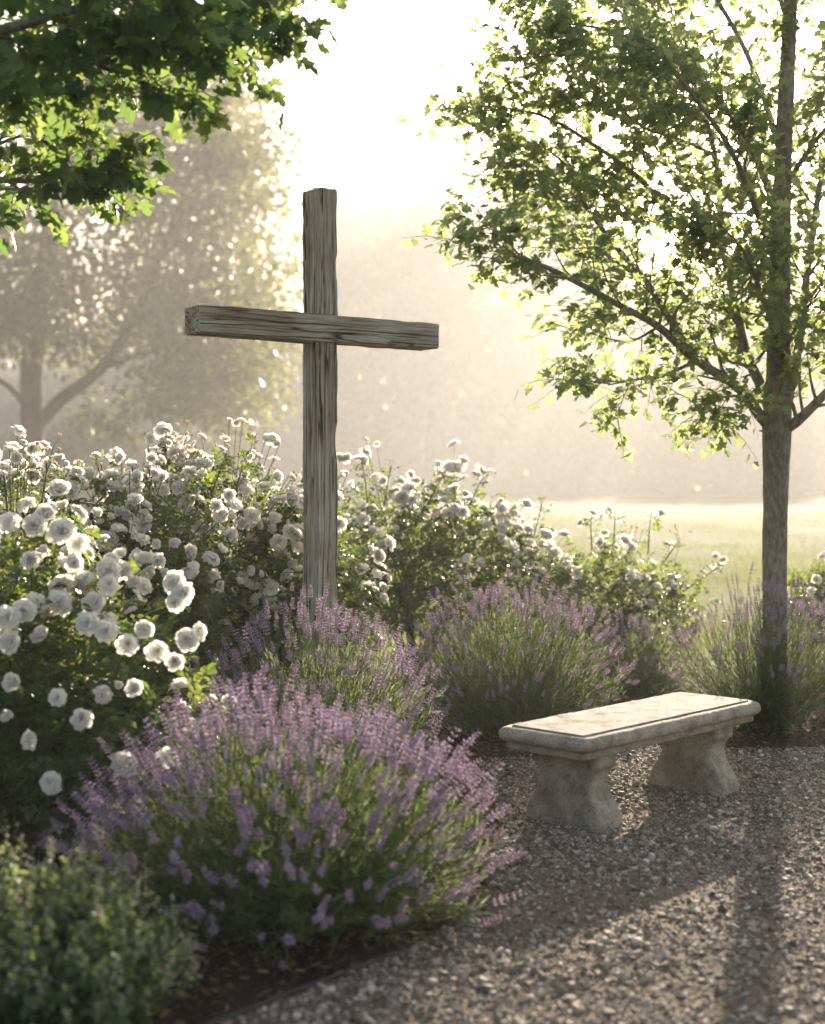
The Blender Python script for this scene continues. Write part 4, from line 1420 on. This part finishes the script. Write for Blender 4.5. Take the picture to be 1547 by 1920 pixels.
# ------------------------------------------------------------------ lavender
def lavender(label, base, n_st, height, spread, seed, head=.075, lean=(0, 0), squash=1.0, maxang=78, parts=96):
    r_ = np.random.default_rng(seed)
    root = tag(empty("lavender_bush", base), label, 'lavender', 'lavender clumps edging the gravel')
    base = np.asarray(base, dtype=float)
    # stems: fan out of the crown of the plant, curving up at the tip
    az = r_.uniform(0, 2 * math.pi, n_st)
    th = R(maxang) * np.sqrt(r_.random(n_st)) ** 1.05
    Lh = height * (1 + r_.normal(0, .075, n_st))
    clump = np.array([noise.noise(Vector((math.cos(a) * b * 2.6, math.sin(a) * b * 2.6, seed))) for a, b in zip(az, th)])
    Lh = Lh * (1 + .16 * clump)
    rad = (1 + .14 * clump) * spread * np.sin(th) * (1 + r_.normal(0, .06, n_st))
    tipx = rad * np.cos(az) + lean[0] * Lh
    tipy = rad * np.sin(az) * squash + lean[1] * Lh
    tipz = Lh * (.05 + .95 * np.maximum(np.cos(th), 0) ** .72)
    b0 = np.stack([r_.normal(0, .18, n_st) * spread + .12 * rad * np.cos(az), r_.normal(0, .18, n_st) * spread + .12 * rad * np.sin(az), np.full(n_st, .02)], -1)
    tip = np.stack([tipx, tipy, tipz], -1)
    mid = b0 + (tip - b0) * .5 + np.stack([np.cos(az) * rad * .10, np.sin(az) * rad * .10, -tipz * .02], -1) + r_.normal(0, .022, (n_st, 3))
    t = np.linspace(0, 1, 7)[None, :, None]
    P = base + (1 - t) ** 2 * b0[:, None] + 2 * t * (1 - t) * mid[:, None] + t ** 2 * tip[:, None]
    tips = P[:, -1]
    tdir = unit(P[:, -1] - P[:, -2] + np.array([0, 0, .02]) + r_.normal(0, .012, (n_st, 3)))
    st = MB()
    tubes(st, P, np.linspace(.0022, .0012, 7)[None], 3)
    st.build("stems", M['lav_stem'], root)
    # narrow leaves on the lower two thirds
    nl = 20
    u = r_.uniform(.12, .86, (n_st, nl)) ** .9
    idx = u * 6
    i0 = np.clip(idx.astype(int), 0, 5)
    fr = (idx - i0)[..., None]
    ar = np.arange(n_st)[:, None]
    LP = P[ar, i0] * (1 - fr) + P[ar, i0 + 1] * fr
    LT = unit(P[ar, i0 + 1] - P[ar, i0])
    LP, LT = LP.reshape(-1, 3), LT.reshape(-1, 3)
    k = len(LP)
    d = unit(LT * .9 + r_.normal(0, .55, (k, 3)) + np.array([0, 0, .15]))
    fo = MB()
    v, fs = BLADE
    scatter(fo, v, [(f, 0) for f in fs], LP, frames(d, unit(r_.normal(size=(k, 3)))), np.stack([r_.uniform(.024, .042, k), r_.uniform(.035, .075, k), np.full(k, .04)], -1))
    fo.build("foliage", M['lav_leaf'], root, smooth=False)
    # heads
    hl = head * r_.uniform(.55, 1.25, n_st)
    hl[r_.random(n_st) < np.interp(np.degrees(th), [30, 55, 75, 90], [.1, .25, .52, .7])] = 0.0
    kind = r_.integers(0, 4, n_st)
    cam_d = np.linalg.norm(tips - np.array([0, 0, CAM_H]), axis=1)
    rank = np.argsort(cam_d - .9 * (tips[:, 2]) - hl * 3)
    rank = rank[hl[rank] > 0]
    chosen = rank[:parts]
    for i in chosen:
        o = bpy.data.objects.new("flower_spike", SPIKE_MESH[kind[i]])
        COL.objects.link(o)
        o.parent = root
        o.location = tips[i] - base
        o.rotation_euler = Vector(tdir[i]).to_track_quat('Z', 'Y').to_euler()
        o.scale = (hl[i] * .5 + .032,) * 2 + (hl[i],)
    rest = rank[parts:]
    mb = MB()
    for q in range(4):
        w = rest[kind[rest] == q]
        sc = np.stack([hl[w] * .5 + .032, hl[w] * .5 + .032, hl[w]], -1)
        scatter(mb, SPIKE_T[q][0], SPIKE_T[q][1], tips[w], frames_z(tdir[w], r_), sc)
    tag(mb.build("flower_mass", [M['lav_fl'], M['lav_calyx']], root, smooth=False), kind='stuff')
    return root


lavender('largest lavender clump in the foreground, pink-lit and spilling onto the gravel', (-.45, 4.86, .004), 1250, .67, .72, 51, .080, (0.0, 0), maxang=90)
lavender('lavender clump growing round the foot of the cross', (-.46, 6.75, .004), 600, .84, .60, 52, .068)
lavender('wide lavender clump behind the left end of the stone bench', (.62, 8.35, .004), 760, .84, .70, 53, .062)
lavender('lavender clump in front of the maple trunk', (2.20, 8.66, .004), 520, .80, .58, 54, .062)
lavender('lavender clump right of the maple trunk at the edge', (3.05, 8.85, .004), 420, .80, .58, 55, .062)

lavender('low pale lavender clump in the gap between the wide clump and the maple', (1.60, 9.75, .004), 240, .52, .42, 56, .055)

# ------------------------------------------------------------------ the soft herb in the near corner
def herb(label, base, n_st, height, spread, seed):
    r_ = np.random.default_rng(seed)
    root = tag(empty("herb_bush", base), label, 'herb')
    base = np.asarray(base, dtype=float)
    az = r_.uniform(0, 6.283, n_st)
    th = R(80) * np.sqrt(r_.random(n_st))
    rad = spread * np.sin(th)
    tip = np.stack([rad * np.cos(az), rad * np.sin(az), height * (.25 + .75 * np.cos(th)) * (1 + r_.normal(0, .09, n_st))], -1)
    b0 = np.stack([r_.normal(0, .2, n_st) * spread, r_.normal(0, .2, n_st) * spread, np.zeros(n_st)], -1)
    mid = (b0 + tip) * .5 + np.stack([np.cos(az) * rad * .12, np.sin(az) * rad * .12, np.zeros(n_st)], -1)
    t = np.linspace(0, 1, 8)[None, :, None]
    P = base + (1 - t) ** 2 * b0[:, None] + 2 * t * (1 - t) * mid[:, None] + t ** 2 * tip[:, None]
    st = MB(); tubes(st, P, .0016, 3); st.build("stems", M['lav_stem'], root)
    nl = 34
    u = r_.uniform(.2, 1.0, (n_st, nl)) ** .8
    idx = u * 6.98; i0 = idx.astype(int); fr = (idx - i0)[..., None]
    ar = np.arange(n_st)[:, None]
    LP = (P[ar, i0] * (1 - fr) + P[ar, i0 + 1] * fr).reshape(-1, 3)
    uu = u.ravel()
    k = len(LP)
    d = unit(r_.normal(0, 1, (k, 3)) + np.array([0, 0, .25]))
    fo = MB()
    scatter(fo, OVAL[0], OVAL[1], LP, frames(d, unit(r_.normal(0, .6, (k, 3)) + np.array([0, 0, 1]))), r_.uniform(.6, 1.2, k) * np.where(uu > .88, .018, .036))
    fo.build("foliage", M['herb_leaf'], root, smooth=False)
    pick = np.where(r_.random(n_st) < .6)[0]
    nf = 10
    v, f = t_octa(.4, .4, 1)
    FP = np.repeat(P[pick, -1], nf, axis=0) + r_.normal(0, 1, (len(pick) * nf, 3)) * np.array([.007, .007, .024])
    fl = MB()
    scatter(fl, v, f, FP, frames_z(r_.normal(size=FP.shape), r_), r_.uniform(.006, .012, len(FP)))
    tag(fl.build("flower_mass", M['herb_fl'], root, smooth=False), kind='stuff')
    return root


herb('blurred pale-tipped leafy herb in the bottom left corner', (-1.10, 3.74, .004), 430, .47, .52, 61)

# ------------------------------------------------------------------ the mist: one even box of air
hm = bpy.data.materials.new("haze")
hm.use_nodes = True
nt = hm.node_tree
for n_ in list(nt.nodes):
    if n_.type == 'BSDF_PRINCIPLED':
        nt.nodes.remove(n_)
pv = nt.nodes.new("ShaderNodeVolumePrincipled")
pv.inputs["Color"].default_value = (0.97, 0.95, 0.92, 1)
pv.inputs["Density"].default_value = HAZE_DENSITY
pv.inputs["Anisotropy"].default_value = HAZE_G
nt.links.new(pv.outputs[0], nt.nodes["Material Output"].inputs["Volume"])
mb = MB()
x0, x1, y0, y1, z0, z1 = -190, 190, -110, 300, -1.2, HAZE_TOP
v = np.array([(x, y, z) for z in (z0, z1) for y in (y0, y1) for x in (x0, x1)])
mb.add(v, np.array([(0, 2, 3, 1), (4, 5, 7, 6), (0, 1, 5, 4), (2, 6, 7, 3), (0, 4, 6, 2), (1, 3, 7, 5)]))
tag(mb.build("haze", hm, smooth=False), 'pale morning mist hanging over the garden', 'mist', kind='stuff')
